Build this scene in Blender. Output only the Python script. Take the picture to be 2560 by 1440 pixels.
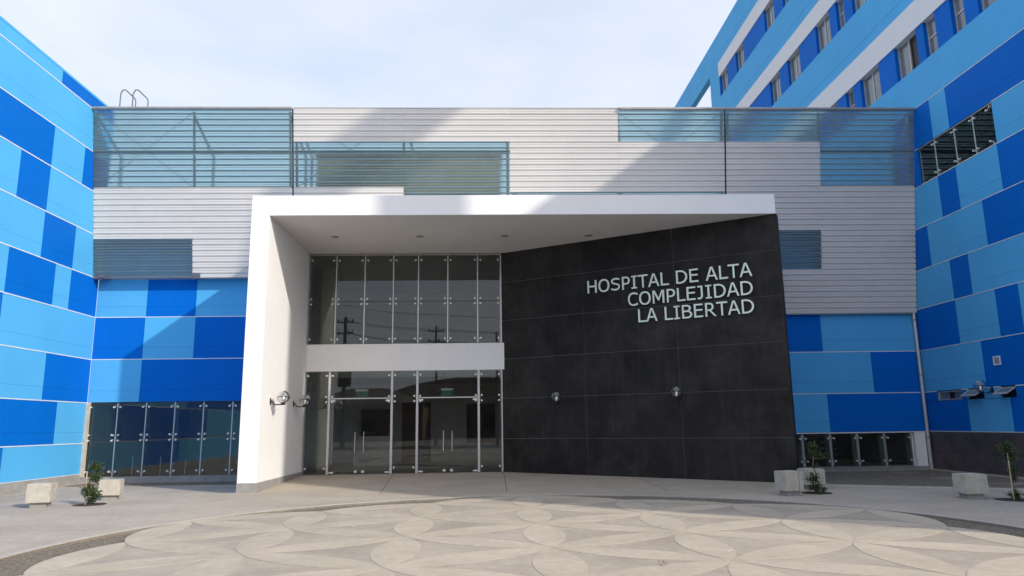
import bpy, bmesh, math, random
from mathutils import Vector, Matrix
random.seed(7)
for o in list(bpy.data.objects): bpy.data.objects.remove(o)
sc = bpy.context.scene
COL = sc.collection
RAD = math.radians

# ------------------------------------------------------------------ camera
cam_d = bpy.data.cameras.new('camera')
cam_d.sensor_width = 36.0
cam_d.sensor_fit = 'HORIZONTAL'
cam_d.lens = 36.0 * 1807.94 / 2560.0
cam_d.clip_end = 2000
cam = bpy.data.objects.new('camera', cam_d)
COL.objects.link(cam)
RM = Matrix(((0.99937379, 0.00735164, -0.03461170),
             (-0.03263601, -0.18642928, -0.98192618),
             (-0.01367141, 0.98244089, -0.18607261)))
cam.matrix_world = Matrix.Translation((0, 0, 1.6)) @ RM.to_4x4()
sc.camera = cam

# ------------------------------------------------------------------ light
SUN_D = Vector((-1.2, 1.0, -0.89)).normalized()      # direction in which light travels
sun_el = math.asin(-SUN_D.z)
to_sun = -SUN_D
sun_d = bpy.data.lights.new('sun', 'SUN')
sun_d.energy = 2.2
sun_d.angle = RAD(0.9)
sun_d.color = (1.0, 0.93, 0.82)
sun = bpy.data.objects.new('sun', sun_d)
COL.objects.link(sun)
sun.rotation_euler = to_sun.to_track_quat('Z', 'Y').to_euler()
sun.location = (20, -20, 60)

w = bpy.data.worlds.new('World')
sc.world = w
w.use_nodes = True
nt = w.node_tree
for n in list(nt.nodes): nt.nodes.remove(n)
out = nt.nodes.new('ShaderNodeOutputWorld')
bg = nt.nodes.new('ShaderNodeBackground')
sky = nt.nodes.new('ShaderNodeTexSky')
sky.sky_type = 'NISHITA'
sky.sun_disc = False
sky.sun_elevation = sun_el
sky.sun_rotation = math.atan2(to_sun.x, to_sun.y)
sky.air_density = 1.0
sky.dust_density = 5.0
SKY_S = 0.12
bg.inputs['Strength'].default_value = SKY_S
tc = nt.nodes.new('ShaderNodeTexCoord')
mp = nt.nodes.new('ShaderNodeMapping')
mp.inputs['Scale'].default_value = (1.0, 1.6, 3.2)
noi = nt.nodes.new('ShaderNodeTexNoise')
noi.inputs['Scale'].default_value = 1.7
noi.inputs['Detail'].default_value = 6
noi.inputs['Roughness'].default_value = 0.55
rmp = nt.nodes.new('ShaderNodeValToRGB')
rmp.color_ramp.elements[0].position = 0.36
rmp.color_ramp.elements[0].color = (0.57 / SKY_S, 0.63 / SKY_S, 0.76 / SKY_S, 1)
rmp.color_ramp.elements[1].position = 0.66
rmp.color_ramp.elements[1].color = (0.76 / SKY_S, 0.78 / SKY_S, 0.84 / SKY_S, 1)
mix = nt.nodes.new('ShaderNodeMix')
mix.data_type = 'RGBA'
mix.inputs[0].default_value = 0.70
nt.links.new(tc.outputs['Generated'], mp.inputs['Vector'])
nt.links.new(mp.outputs['Vector'], noi.inputs['Vector'])
nt.links.new(noi.outputs['Fac'], rmp.inputs['Fac'])
nt.links.new(sky.outputs['Color'], mix.inputs[6])
nt.links.new(rmp.outputs['Color'], mix.inputs[7])
nt.links.new(mix.outputs[2], bg.inputs['Color'])
nt.links.new(bg.outputs['Background'], out.inputs['Surface'])

sc.view_settings.view_transform = 'Standard'
sc.view_settings.look = 'None'
sc.view_settings.gamma = 1
sc.view_settings.use_curve_mapping = False
sc.view_settings.exposure = 0.65
sc.render.engine = 'CYCLES'
try:
    sc.cycles.max_bounces = 10
    sc.cycles.transparent_max_bounces = 16
except Exception:
    pass

# ------------------------------------------------------------------ materials
def srgb(r, g, b):
    f = lambda c: (c / 255 / 12.92) if c / 255 <= 0.04045 else ((c / 255 + 0.055) / 1.055) ** 2.4
    return (f(r), f(g), f(b))

def mat(name, col, rough=0.6, metal=0.0, var=0.06, scale=3.0, bump=0.0, bscale=40.0, spec=0.5,
        col2=None, lo=0.35, hi=0.65, fine=0.0, fscale=60.0, orand=0.0, streak=0.0):
    m = bpy.data.materials.new(name)
    m.use_nodes = True
    t = m.node_tree
    b = t.nodes['Principled BSDF']
    b.inputs['Roughness'].default_value = rough
    b.inputs['Metallic'].default_value = metal
    b.inputs['Specular IOR Level'].default_value = spec
    geo = t.nodes.new('ShaderNodeNewGeometry')
    n = t.nodes.new('ShaderNodeTexNoise')
    n.inputs['Scale'].default_value = scale
    n.inputs['Detail'].default_value = 8
    n.inputs['Roughness'].default_value = 0.6
    t.links.new(geo.outputs['Position'], n.inputs['Vector'])
    r = t.nodes.new('ShaderNodeValToRGB')
    c2 = col2 if col2 else tuple(min(1, c * (1 + var)) for c in col)
    c1 = col if col2 else tuple(c * (1 - var) for c in col)
    r.color_ramp.elements[0].position = lo
    r.color_ramp.elements[0].color = (*c1, 1)
    r.color_ramp.elements[1].position = hi
    r.color_ramp.elements[1].color = (*c2, 1)
    t.links.new(n.outputs['Fac'], r.inputs['Fac'])
    src = r.outputs['Color']
    if fine > 0:
        n2 = t.nodes.new('ShaderNodeTexNoise')
        n2.inputs['Scale'].default_value = fscale
        n2.inputs['Detail'].default_value = 4
        t.links.new(geo.outputs['Position'], n2.inputs['Vector'])
        mr = t.nodes.new('ShaderNodeMapRange')
        mr.inputs[1].default_value = 0.3
        mr.inputs[2].default_value = 0.7
        mr.inputs[3].default_value = 1 - fine
        mr.inputs[4].default_value = 1 + fine
        t.links.new(n2.outputs['Fac'], mr.inputs[0])
        vm = t.nodes.new('ShaderNodeVectorMath')
        vm.operation = 'SCALE'
        t.links.new(src, vm.inputs[0])
        t.links.new(mr.outputs[0], vm.inputs['Scale'])
        src = vm.outputs[0]
    if orand > 0:          # each panel / tile / slab a little different from the next
        oi = t.nodes.new('ShaderNodeObjectInfo')
        mr = t.nodes.new('ShaderNodeMapRange')
        mr.inputs[3].default_value = 1 - orand
        mr.inputs[4].default_value = 1 + orand
        t.links.new(oi.outputs['Random'], mr.inputs[0])
        vm = t.nodes.new('ShaderNodeVectorMath')
        vm.operation = 'SCALE'
        t.links.new(src, vm.inputs[0])
        t.links.new(mr.outputs[0], vm.inputs['Scale'])
        src = vm.outputs[0]
    if streak > 0:         # rain and dust marks running down the face
        mpn = t.nodes.new('ShaderNodeMapping')
        mpn.inputs['Scale'].default_value = (5.0, 5.0, 0.35)
        n4 = t.nodes.new('ShaderNodeTexNoise')
        n4.inputs['Scale'].default_value = 1.6
        n4.inputs['Detail'].default_value = 7
        n4.inputs['Roughness'].default_value = 0.7
        t.links.new(geo.outputs['Position'], mpn.inputs['Vector'])
        t.links.new(mpn.outputs['Vector'], n4.inputs['Vector'])
        mr = t.nodes.new('ShaderNodeMapRange')
        mr.inputs[1].default_value = 0.5
        mr.inputs[2].default_value = 0.75
        mr.inputs[3].default_value = 0.0
        mr.inputs[4].default_value = streak
        t.links.new(n4.outputs['Fac'], mr.inputs[0])
        mx4 = t.nodes.new('ShaderNodeMix')
        mx4.data_type = 'RGBA'
        mx4.inputs[7].default_value = (0.42, 0.39, 0.35, 1)
        t.links.new(mr.outputs[0], mx4.inputs[0])
        t.links.new(src, mx4.inputs[6])
        src = mx4.outputs[2]
    t.links.new(src, b.inputs['Base Color'])
    if bump > 0:
        n3 = t.nodes.new('ShaderNodeTexNoise')
        n3.inputs['Scale'].default_value = bscale
        n3.inputs['Detail'].default_value = 5
        t.links.new(geo.outputs['Position'], n3.inputs['Vector'])
        bp = t.nodes.new('ShaderNodeBump')
        bp.inputs['Strength'].default_value = bump
        bp.inputs['Distance'].default_value = 0.02
        t.links.new(n3.outputs['Fac'], bp.inputs['Height'])
        t.links.new(bp.outputs['Normal'], b.inputs['Normal'])
    return m

def panel_mat(name, col, rough=0.55):
    """painted fibre-cement sheet: faint board seams half way up, faint streaks of dust"""
    m = mat(name, col, rough=rough, var=0.035, scale=0.7, spec=0.06, fine=0.03, fscale=25, bump=0.10, bscale=2.5, orand=0.02, streak=0.008)
    return m

def glass_mat(name, tint, ior=1.52, rough=0.0, diff=0.0, dcol=(0.5, 0.7, 0.75), blur=False):
    m = bpy.data.materials.new(name)
    m.use_nodes = True
    t = m.node_tree
    for n in list(t.nodes): t.nodes.remove(n)
    o = t.nodes.new('ShaderNodeOutputMaterial')
    tr = t.nodes.new('ShaderNodeBsdfTransparent')
    tr.inputs['Color'].default_value = (*tint, 1)
    gl = t.nodes.new('ShaderNodeBsdfGlossy')
    gl.inputs['Roughness'].default_value = rough
    fr = t.nodes.new('ShaderNodeFresnel')
    fr.inputs['IOR'].default_value = ior
    geo = t.nodes.new('ShaderNodeNewGeometry')
    n = t.nodes.new('ShaderNodeTexNoise')
    n.inputs['Scale'].default_value = 0.8
    n.inputs['Detail'].default_value = 1
    bp = t.nodes.new('ShaderNodeBump')
    bp.inputs['Strength'].default_value = 0.04
    bp.inputs['Distance'].default_value = 0.02
    t.links.new(geo.outputs['Position'], n.inputs['Vector'])
    t.links.new(n.outputs['Fac'], bp.inputs['Height'])
    t.links.new(bp.outputs['Normal'], gl.inputs['Normal'])
    mx = t.nodes.new('ShaderNodeMixShader')
    t.links.new(fr.outputs['Fac'], mx.inputs[0])
    base = tr.outputs[0]
    if blur:
        rf = t.nodes.new('ShaderNodeBsdfRefraction')
        rf.inputs['Color'].default_value = (*tint, 1)
        rf.inputs['Roughness'].default_value = 0.55
        rf.inputs['IOR'].default_value = 1.06
        mb_ = t.nodes.new('ShaderNodeMixShader')
        mb_.inputs[0].default_value = 0.78
        t.links.new(tr.outputs[0], mb_.inputs[1])
        t.links.new(rf.outputs[0], mb_.inputs[2])
        base = mb_.outputs[0]
    if diff > 0:
        d = t.nodes.new('ShaderNodeBsdfDiffuse')
        d.inputs['Color'].default_value = (*dcol, 1)
        tl = t.nodes.new('ShaderNodeBsdfTranslucent')
        tl.inputs['Color'].default_value = (*dcol, 1)
        md = t.nodes.new('ShaderNodeMixShader')
        md.inputs[0].default_value = 0.5
        t.links.new(d.outputs[0], md.inputs[1])
        t.links.new(tl.outputs[0], md.inputs[2])
        m2 = t.nodes.new('ShaderNodeMixShader')
        m2.inputs[0].default_value = diff
        t.links.new(base, m2.inputs[1])
        t.links.new(md.outputs[0], m2.inputs[2])
        base = m2.outputs[0]
    t.links.new(base, mx.inputs[1])
    t.links.new(gl.outputs[0], mx.inputs[2])
    t.links.new(mx.outputs[0], o.inputs['Surface'])
    return m

M = {}
M['light_blue'] = panel_mat('light blue paint', (0.088, 0.405, 0.76))
M['dark_blue'] = panel_mat('dark blue paint', (0.0015, 0.135, 0.56))
M['joint_white'] = mat('white joint profile', (0.72, 0.74, 0.75), rough=0.5)
M['white'] = mat('white render', (0.85, 0.85, 0.85), rough=0.8, var=0.02, scale=1.2, bump=0.10, bscale=30, streak=0.06)
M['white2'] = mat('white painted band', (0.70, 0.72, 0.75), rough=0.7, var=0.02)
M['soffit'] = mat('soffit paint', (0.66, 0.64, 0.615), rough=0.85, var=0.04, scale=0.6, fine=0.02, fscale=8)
M['grey_plinth'] = mat('concrete plinth', (0.30, 0.29, 0.28), rough=0.9, var=0.12, scale=5, bump=0.1, fine=0.08)
M['concrete'] = mat('cast concrete', (0.47, 0.44, 0.38), rough=0.92, var=0.1, scale=6, bump=0.35, bscale=60, fine=0.12, fscale=30)
M['concrete_core'] = mat('rough render core', (0.33, 0.36, 0.40), rough=0.9)
M['tile'] = mat('black stone tile', (0.0140, 0.0118, 0.0108), rough=0.55, scale=1.1, col2=(0.038, 0.034, 0.031), lo=0.35, hi=0.78, bump=0.05, bscale=8, fine=0.25, fscale=4, spec=0.2, orand=0.16, streak=0.03)
M['tile_joint'] = mat('tile joint filler', (0.34, 0.34, 0.33), rough=0.9)
M['brown_tile'] = mat('dark brown plinth tile', (0.085, 0.070, 0.072), rough=0.6, scale=2, var=0.25, fine=0.15, fscale=12)
M['metal_sheet'] = mat('white coated corrugated sheet', (0.70, 0.675, 0.645), rough=0.45, metal=0.0, var=0.02, scale=1.5, spec=0.5, orand=0.025, streak=0.06)
M['trans_sheet'] = glass_mat('blue-green translucent sheet', (0.73, 0.90, 0.94), ior=1.25, rough=0.3, diff=0.18, dcol=(0.36, 0.52, 0.55), blur=True)
M['steel'] = mat('galvanised steel', (0.36, 0.35, 0.33), rough=0.5, metal=0.5, var=0.12, scale=8)
M['steel_dark'] = mat('dark painted steel', (0.13, 0.13, 0.16), rough=0.5, metal=0.2)
M['lap'] = mat('overlapping translucent lap', (0.42, 0.49, 0.49), rough=0.5)
M['rail_light'] = mat('beige sheet lap edge', (0.50, 0.47, 0.40), rough=0.5)
M['steel_light'] = mat('brushed aluminium', (0.55, 0.57, 0.58), rough=0.35, metal=0.4, var=0.05)
M['fin_light'] = mat('pale steel fin', (0.75, 0.80, 0.78), rough=0.4)
M['fin'] = mat('green edged glass fin', (0.36, 0.44, 0.44), rough=0.25, metal=0.0, var=0.06)
M['chrome'] = mat('stainless steel', (0.75, 0.74, 0.72), rough=0.18, metal=1.0, var=0.02)
M['fitting'] = mat('satin stainless disc', (0.78, 0.76, 0.72), rough=0.4, metal=0.35, var=0.02)
M['glass'] = glass_mat('facade glass', (0.84, 0.87, 0.86), ior=1.58)
M['glass_clear'] = glass_mat('clear globe', (0.95, 0.96, 0.96), ior=1.30, diff=0.10, dcol=(0.6, 0.6, 0.6))
M['window_glass'] = mat('curtained window glass', (0.15, 0.175, 0.18), rough=0.12, var=0.12, scale=1.1, spec=0.8)
M['window_dark'] = mat('dark room behind open window', (0.02, 0.025, 0.03), rough=0.5)
M['alu'] = mat('anodised window frame', (0.50, 0.50, 0.50), rough=0.4, metal=0.3)
M['black_metal'] = mat('black powder coat', (0.012, 0.012, 0.013), rough=0.45)
M['letter'] = mat('pale green letter face', (0.80, 0.90, 0.80), rough=0.35, var=0.03)
M['int_wall'] = mat('interior wall', (0.60, 0.60, 0.60), rough=0.8)
M['int_floor'] = mat('interior floor', (0.42, 0.38, 0.32), rough=0.35, var=0.05)
M['int_dark'] = mat('interior dark joinery', (0.03, 0.03, 0.035), rough=0.6)
M['int_beige'] = mat('interior beige column', (0.55, 0.50, 0.36), rough=0.8)
M['green_sign'] = mat('green exit sign', (0.06, 0.24, 0.185), rough=0.5)
M['room_box'] = mat('olive grey plant room', (0.27, 0.20, 0.125), rough=0.85, var=0.1)
M['paver'] = None
M['apron'] = mat('brushed concrete slab', (0.41, 0.35, 0.28), rough=0.9, var=0.08, scale=0.9, bump=0.15, bscale=90, fine=0.05, fscale=50)
M['petal'] = mat('pale sand concrete', (0.455, 0.388, 0.305), rough=0.92, orand=0.05, scale=1.3, var=0.09, bump=0.2, bscale=80, fine=0.08, fscale=9)
M['plaza'] = mat('grey sand concrete', (0.38, 0.322, 0.262), rough=0.92, scale=0.7, var=0.14, bump=0.2, bscale=80, fine=0.08, fscale=7)
M['kerb'] = mat('kerb concrete', (0.46, 0.42, 0.37), rough=0.9, var=0.08, scale=4)
M['gravel'] = mat('brown gravel', (0.13, 0.11, 0.085), rough=1.0, scale=28, col2=(0.26, 0.225, 0.18), bump=1.0, bscale=45)
M['pebble'] = mat('loose pebble', (0.13, 0.11, 0.085), rough=0.95, scale=9, col2=(0.27, 0.235, 0.19))
M['soil_slab'] = mat('dusty concrete slab', (0.22, 0.19, 0.155), rough=0.95, var=0.15, scale=4)
M['soil'] = mat('dark soil', (0.045, 0.038, 0.030), rough=1.0, var=0.3, scale=30, bump=1.0, bscale=60)
M['bark'] = mat('bark', (0.16, 0.12, 0.08), rough=0.95, var=0.3, scale=30)
M['stake'] = mat('cane stake', (0.55, 0.45, 0.28), rough=0.9)
M['ground'] = mat('dusty ground', (0.30, 0.26, 0.21), rough=1.0, var=0.15, scale=0.4)
M['asphalt'] = mat('asphalt', (0.055, 0.055, 0.055), rough=0.95, var=0.15, scale=2)
M['wood_pole'] = mat('weathered pole', (0.05, 0.045, 0.04), rough=0.95)
M['house'] = mat('dark brown house wall', (0.16, 0.11, 0.085), rough=0.9, var=0.15, scale=0.5)
M['roof_tile'] = mat('brown roof', (0.105, 0.065, 0.05), rough=0.9, var=0.2, scale=1.0)
M['dry_leaf'] = mat('dry leaf', (0.20, 0.14, 0.08), rough=0.9)
M['paper'] = mat('paper scrap', (0.7, 0.7, 0.68), rough=0.9)

# paver: small blocks with fine joints
def paver():
    m = mat('small block paving', (0.435, 0.375, 0.305), rough=0.93, var=0.12, scale=0.45, bump=0.25, bscale=70, fine=0.07, fscale=14)
    t = m.node_tree
    b = t.nodes['Principled BSDF']
    src = b.inputs['Base Color'].links[0].from_socket
    geo = t.nodes.new('ShaderNodeNewGeometry')
    mpn = t.nodes.new('ShaderNodeMapping')
    mpn.inputs['Rotation'].default_value = (0, 0, RAD(38))
    br = t.nodes.new('ShaderNodeTexBrick')
    br.inputs['Scale'].default_value = 1.0
    br.inputs['Brick Width'].default_value = 0.20
    br.inputs['Row Height'].default_value = 0.10
    br.inputs['Mortar Size'].default_value = 0.006
    br.inputs['Color1'].default_value = (1.05, 1.05, 1.05, 1)
    br.inputs['Color2'].default_value = (0.95, 0.95, 0.95, 1)
    br.inputs['Mortar'].default_value = (0.80, 0.79, 0.78, 1)
    t.links.new(geo.outputs['Position'], mpn.inputs['Vector'])
    t.links.new(mpn.outputs['Vector'], br.inputs['Vector'])
    mm = t.nodes.new('ShaderNodeVectorMath')
    mm.operation = 'MULTIPLY'
    t.links.new(src, mm.inputs[0])
    t.links.new(br.outputs['Color'], mm.inputs[1])
    t.links.new(mm.outputs[0], b.inputs['Base Color'])
    return m
M['paver'] = paver()

def leaf_mat():
    m = bpy.data.materials.new('leaf')
    m.use_nodes = True
    t = m.node_tree
    b = t.nodes['Principled BSDF']
    b.inputs['Roughness'].default_value = 0.55
    geo = t.nodes.new('ShaderNodeNewGeometry')
    r = t.nodes.new('ShaderNodeValToRGB')
    r.color_ramp.elements[0].color = (0.022, 0.048, 0.016, 1)
    r.color_ramp.elements[1].color = (0.105, 0.165, 0.045, 1)
    t.links.new(geo.outputs['Random Per Island'], r.inputs['Fac'])
    t.links.new(r.outputs['Color'], b.inputs['Base Color'])
    o = t.nodes['Material Output']
    tl = t.nodes.new('ShaderNodeBsdfTranslucent')
    t.links.new(r.outputs['Color'], tl.inputs['Color'])
    mx = t.nodes.new('ShaderNodeMixShader')
    mx.inputs[0].default_value = 0.3
    t.links.new(b.outputs[0], mx.inputs[1])
    t.links.new(tl.outputs[0], mx.inputs[2])
    t.links.new(mx.outputs[0], o.inputs['Surface'])
    return m
M['leaf'] = leaf_mat()

# ------------------------------------------------------------------ helpers
WP = {}     # world position of each object built here

class MB:
    def __init__(s): s.v = []; s.f = []; s.sm = []
    def add(s, vs, fs, smooth=False):
        k = len(s.v)
        s.v += [tuple(v) for v in vs]
        s.f += [tuple(i + k for i in f) for f in fs]
        s.sm += [smooth] * len(fs)
        return s
    def box(s, x0, x1, y0, y1, z0, z1):
        vs = [(x0, y0, z0), (x1, y0, z0), (x1, y1, z0), (x0, y1, z0), (x0, y0, z1), (x1, y0, z1), (x1, y1, z1), (x0, y1, z1)]
        return s.add(vs, [(0, 3, 2, 1), (4, 5, 6, 7), (0, 1, 5, 4), (1, 2, 6, 5), (2, 3, 7, 6), (3, 0, 4, 7)])
    def prism(s, pts, z0, z1):
        """pts: ccw list of (x,y); z0/z1 numbers or functions of (x,y)"""
        g = lambda z, p: z(*p) if callable(z) else z
        n = len(pts)
        vs = [(p[0], p[1], g(z0, p)) for p in pts] + [(p[0], p[1], g(z1, p)) for p in pts]
        fs = [tuple(reversed(range(n))), tuple(range(n, 2 * n))] + [(i, (i + 1) % n, n + (i + 1) % n, n + i) for i in range(n)]
        return s.add(vs, fs)
    def tube(s, a, b, r, n=8, r2=None):
        a = Vector(a); b = Vector(b); d = (b - a).normalized()
        u = d.orthogonal().normalized(); v = d.cross(u)
        r2 = r if r2 is None else r2
        vs = []
        for c, q in ((a, r), (b, r2)):
            for i in range(n):
                t = 2 * math.pi * i / n
                vs.append(c + (u * math.cos(t) + v * math.sin(t)) * q)
        k = len(s.v)
        s.add(vs, [(i, (i + 1) % n, n + (i + 1) % n, n + i) for i in range(n)], True)
        s.add(vs, [tuple(reversed(range(n))), tuple(range(n, 2 * n))])
        return s
    def lathe(s, prof, c=(0, 0, 0), n=16):
        vs = []; fs = []
        for r, z in prof:
            for i in range(n):
                t = 2 * math.pi * i / n
                vs.append((c[0] + r * math.cos(t), c[1] + r * math.sin(t), c[2] + z))
        for j in range(len(prof) - 1):
            for i in range(n):
                fs.append((j * n + i, j * n + (i + 1) % n, (j + 1) * n + (i + 1) % n, (j + 1) * n + i))
        return s.add(vs, fs, True)
    def mesh(s, name, m):
        me = bpy.data.meshes.new(name)
        me.from_pydata(s.v, [], s.f)
        me.polygons.foreach_set('use_smooth', s.sm)
        if m: me.materials.append(m)
        me.update()
        return me

def link(name, me, pos=(0, 0, 0), parent=None, rotz=0.0):
    o = bpy.data.objects.new(name, me)
    COL.objects.link(o)
    pos = Vector(pos)
    if parent is not None:
        o.parent = parent
        o.location = pos - WP[parent.name]
    else:
        o.location = pos
    o.rotation_euler = (0, 0, rotz)
    WP[o.name] = pos
    return o

def thing(name, label, cat, pos=(0, 0, 0), group=None):
    o = bpy.data.objects.new(name, None)
    o.empty_display_size = 0.3
    COL.objects.link(o)
    o.location = pos
    WP[o.name] = Vector(pos)
    o['label'] = label
    o['category'] = cat
    if group: o['group'] = group
    return o

def build(mb, name, m, parent=None, origin=None):
    """link world-space MB under its parent"""
    vs = mb.v
    if origin is None:
        xs = [v[0] for v in vs]; ys = [v[1] for v in vs]; zs = [v[2] for v in vs]
        origin = ((min(xs) + max(xs)) / 2, (min(ys) + max(ys)) / 2, min(zs))
    ox, oy, oz = origin
    mb.v = [(v[0] - ox, v[1] - oy, v[2] - oz) for v in vs]
    return link(name, mb.mesh(name, m), origin, parent)

def bx(name, m, parent, x0, x1, y0, y1, z0, z1):
    return build(MB().box(x0, x1, y0, y1, z0, z1), name, m, parent)

_bx = bx
def bx(name, m, parent, x0, x1, y0, y1, z0, z1):
    if name == 'facade_panel' and z1 - z0 > 1.0:
        zm = z0 + (z1 - z0) * 0.27
        return build(MB().box(x0, x1, y0, y1, z0, zm - .002).box(x0, x1, y0, y1, zm + .002, z1), name, m, parent)
    return _bx(name, m, parent, x0, x1, y0, y1, z0, z1)

def tag(o, label=None, cat=None, kind=None, group=None):
    if label: o['label'] = label
    if cat: o['category'] = cat
    if kind: o['kind'] = kind
    if group: o['group'] = group
    return o

# ------------------------------------------------------------------ key dimensions
XL, XR, YF = -12.5, 14.18, 23.28
ROWS = [0.30, 1.223, 2.458, 3.805, 5.152, 6.395, 7.746, 9.092, 10.33, 11.68, 12.16]
YG = 23.36                       # glass plane

# ------------------------------------------------------------------ ground
g = MB().box(-400, 400, -400, 400, -0.5, -0.12)
tag(build(g, 'ground', M['ground'], None, (0, 0, 0)), kind='structure')
PC = (0.82, 10.02); PA = 2.35; RP = 3 * PA + 0.04
def ring_sheet(r, ox0, ox1, oy0, oy1, z0, z1, n=144):
    """rectangle with a round hole"""
    mb = MB(); vs = []; fs = []
    for i in range(n):
        t = 2 * math.pi * i / n
        c, s_ = math.cos(t), math.sin(t)
        k = 1e9
        if c > 1e-9: k = min(k, (ox1 - PC[0]) / c)
        if c < -1e-9: k = min(k, (ox0 - PC[0]) / c)
        if s_ > 1e-9: k = min(k, (oy1 - PC[1]) / s_)
        if s_ < -1e-9: k = min(k, (oy0 - PC[1]) / s_)
        p = (PC[0] + c * r, PC[1] + s_ * r); q = (PC[0] + c * k, PC[1] + s_ * k)
        vs += [(*p, z1), (*q, z1), (*p, z0), (*q, z0)]
    for i in range(n):
        a = 4 * i; b = 4 * ((i + 1) % n)
        fs += [(a, a + 1, b + 1, b), (a, b, b + 2, a + 2)]
    mb.add(vs, fs)
    return mb
# corners of the rectangle lie between rays, so lay the wide field first and the ring on top of it
tag(build(ring_sheet(RP, -9.0, 10.6, 0.2, 19.8, -0.1, 0.0), 'forecourt_paving', M['paver'], None, (0, 0, 0)), kind='structure')
fld = MB()
for (x0, x1, y0, y1) in ((-30, -9.0, -6, 23.9), (10.6, 30, -6, 23.9), (-9.0, 10.6, -6, 0.2), (-9.0, 10.6, 19.8, 23.9)):
    fld.box(x0, x1, y0, y1, -0.1, -0.0005)
tag(build(fld, 'forecourt_paving', M['paver'], None, (0, 0, 0)), kind='structure')
# fill the ring's chamfered corners
fld = MB()
for sx, sy in ((-1, 1), (1, 1), (-1, -1), (1, -1)):
    cx = -9.0 if sx < 0 else 10.6; cy = 19.8 if sy > 0 else 0.2
    fld.box(min(cx, cx - sx * 1.2), max(cx, cx - sx * 1.2), min(cy, cy - sy * 1.2), max(cy, cy - sy * 1.2), -0.1, -0.006)
tag(build(fld, 'forecourt_paving', M['paver'], None, (0, 0, 0)), kind='structure')
# concrete lip round the plaza
lip = MB(); n = 144; vs = []
for i in range(n):
    t = 2 * math.pi * i / n
    for r, z in ((RP, -0.08), (RP, 0.012), (RP + 0.10, 0.012), (RP + 0.10, -0.08)):
        vs.append((PC[0] + r * math.cos(t), PC[1] + r * math.sin(t), z))
fs = []
for i in range(n):
    a = 4 * i; b = 4 * ((i + 1) % n)
    fs += [(a, b, b + 1, a + 1), (a + 1, b + 1, b + 2, a + 2), (a + 2, b + 2, b + 3, a + 3)]
lip.add(vs, fs)
tag(build(lip, 'kerb', M['kerb'], None, (0, 0, 0)), kind='structure')
road = MB().box(-200, 200, -18, -8, -0.12, -0.09)
tag(build(road, 'road', M['asphalt'], None, (0, 0, 0)), kind='structure')

# gravel around the scalloped plaza
def disc(r, z0, z1, n=120):
    return MB().prism([(PC[0] + r * math.cos(2 * math.pi * i / n), PC[1] + r * math.sin(2 * math.pi * i / n)) for i in range(n)], z0, z1)
tag(build(disc(RP - 0.001, -0.11, -0.035), 'gravel_bed', M['gravel'], None, (0, 0, 0)), kind='stuff',
    label='brown gravel strip between the scalloped plaza edge and the round paving kerb', cat='gravel')

# plaza outline = union of 19 circles on a hexagonal lattice
def lat(i, j): return (PC[0] + (i) * PA * math.sqrt(3) / 2, PC[1] + (j + i / 2) * PA)
def hexd(i, j): return max(abs(i), abs(j), abs(i + j))
cent = [lat(i, j) for i in range(-2, 3) for j in range(-2, 3) if hexd(i, j) <= 2]
outline = []
NA = 720
for k in range(NA):
    t = 2 * math.pi * k / NA
    dx, dy = math.cos(t), math.sin(t); best = 0
    for (cx, cy) in cent:
        ax, ay = cx - PC[0], cy - PC[1]
        b = ax * dx + ay * dy; c = ax * ax + ay * ay - PA * PA
        D = b * b - c
        if D > 0: best = max(best, b + math.sqrt(D))
    outline.append((PC[0] + dx * best, PC[1] + dy * best))
plaza = tag(build(MB().prism(outline, -0.10, 0.0), 'plaza_paving', M['plaza'], None, (0, 0, 0)), kind='structure')
# petals: one mesh shared by every lens
def petal_mesh():
    pts = []; h = PA / 2; d = PA * math.cos(RAD(30)); N = 12; inset = 0.0015
    for sgn in (1, -1):
        for k in range(N + 1):
            a = RAD(-30 + 60 * k / N)
            # arc of radius PA through (0,0)-(PA,0)
            x = h + (PA - inset) * math.sin(a) * sgn
            y = (-d + (PA - inset) * math.cos(a)) * sgn
            pts.append((x, y))
    q = []
    for p in pts:
        if not q or (abs(p[0] - q[-1][0]) + abs(p[1] - q[-1][1])) > 1e-3: q.append(p)
    if abs(q[0][0] - q[-1][0]) + abs(q[0][1] - q[-1][1]) < 1e-3: q.pop()
    q.reverse()
    return MB().prism(q, -0.002, 0.0045).mesh('petal_slab', M['petal'])
pm = petal_mesh()
P3 = [(i, j) for i in range(-3, 4) for j in range(-3, 4) if hexd(i, j) <= 3]
S3 = set(P3)
for (i, j) in P3:
    if hexd(i, j) == 3 and (i, j) in ((3, -3), (-3, 3), (3, 0), (-3, 0), (0, 3), (0, -3)): pass
    for (di, dj) in ((1, 0), (0, 1), (1, -1)):
        q = (i + di, j + dj)
        if q in S3:
            a = lat(i, j); b = lat(*q)
            dz = 0.0
            link('petal_slab', pm, (a[0], a[1], 0.0 + dz), plaza, math.atan2(b[1] - a[1], b[0] - a[0]))

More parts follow.
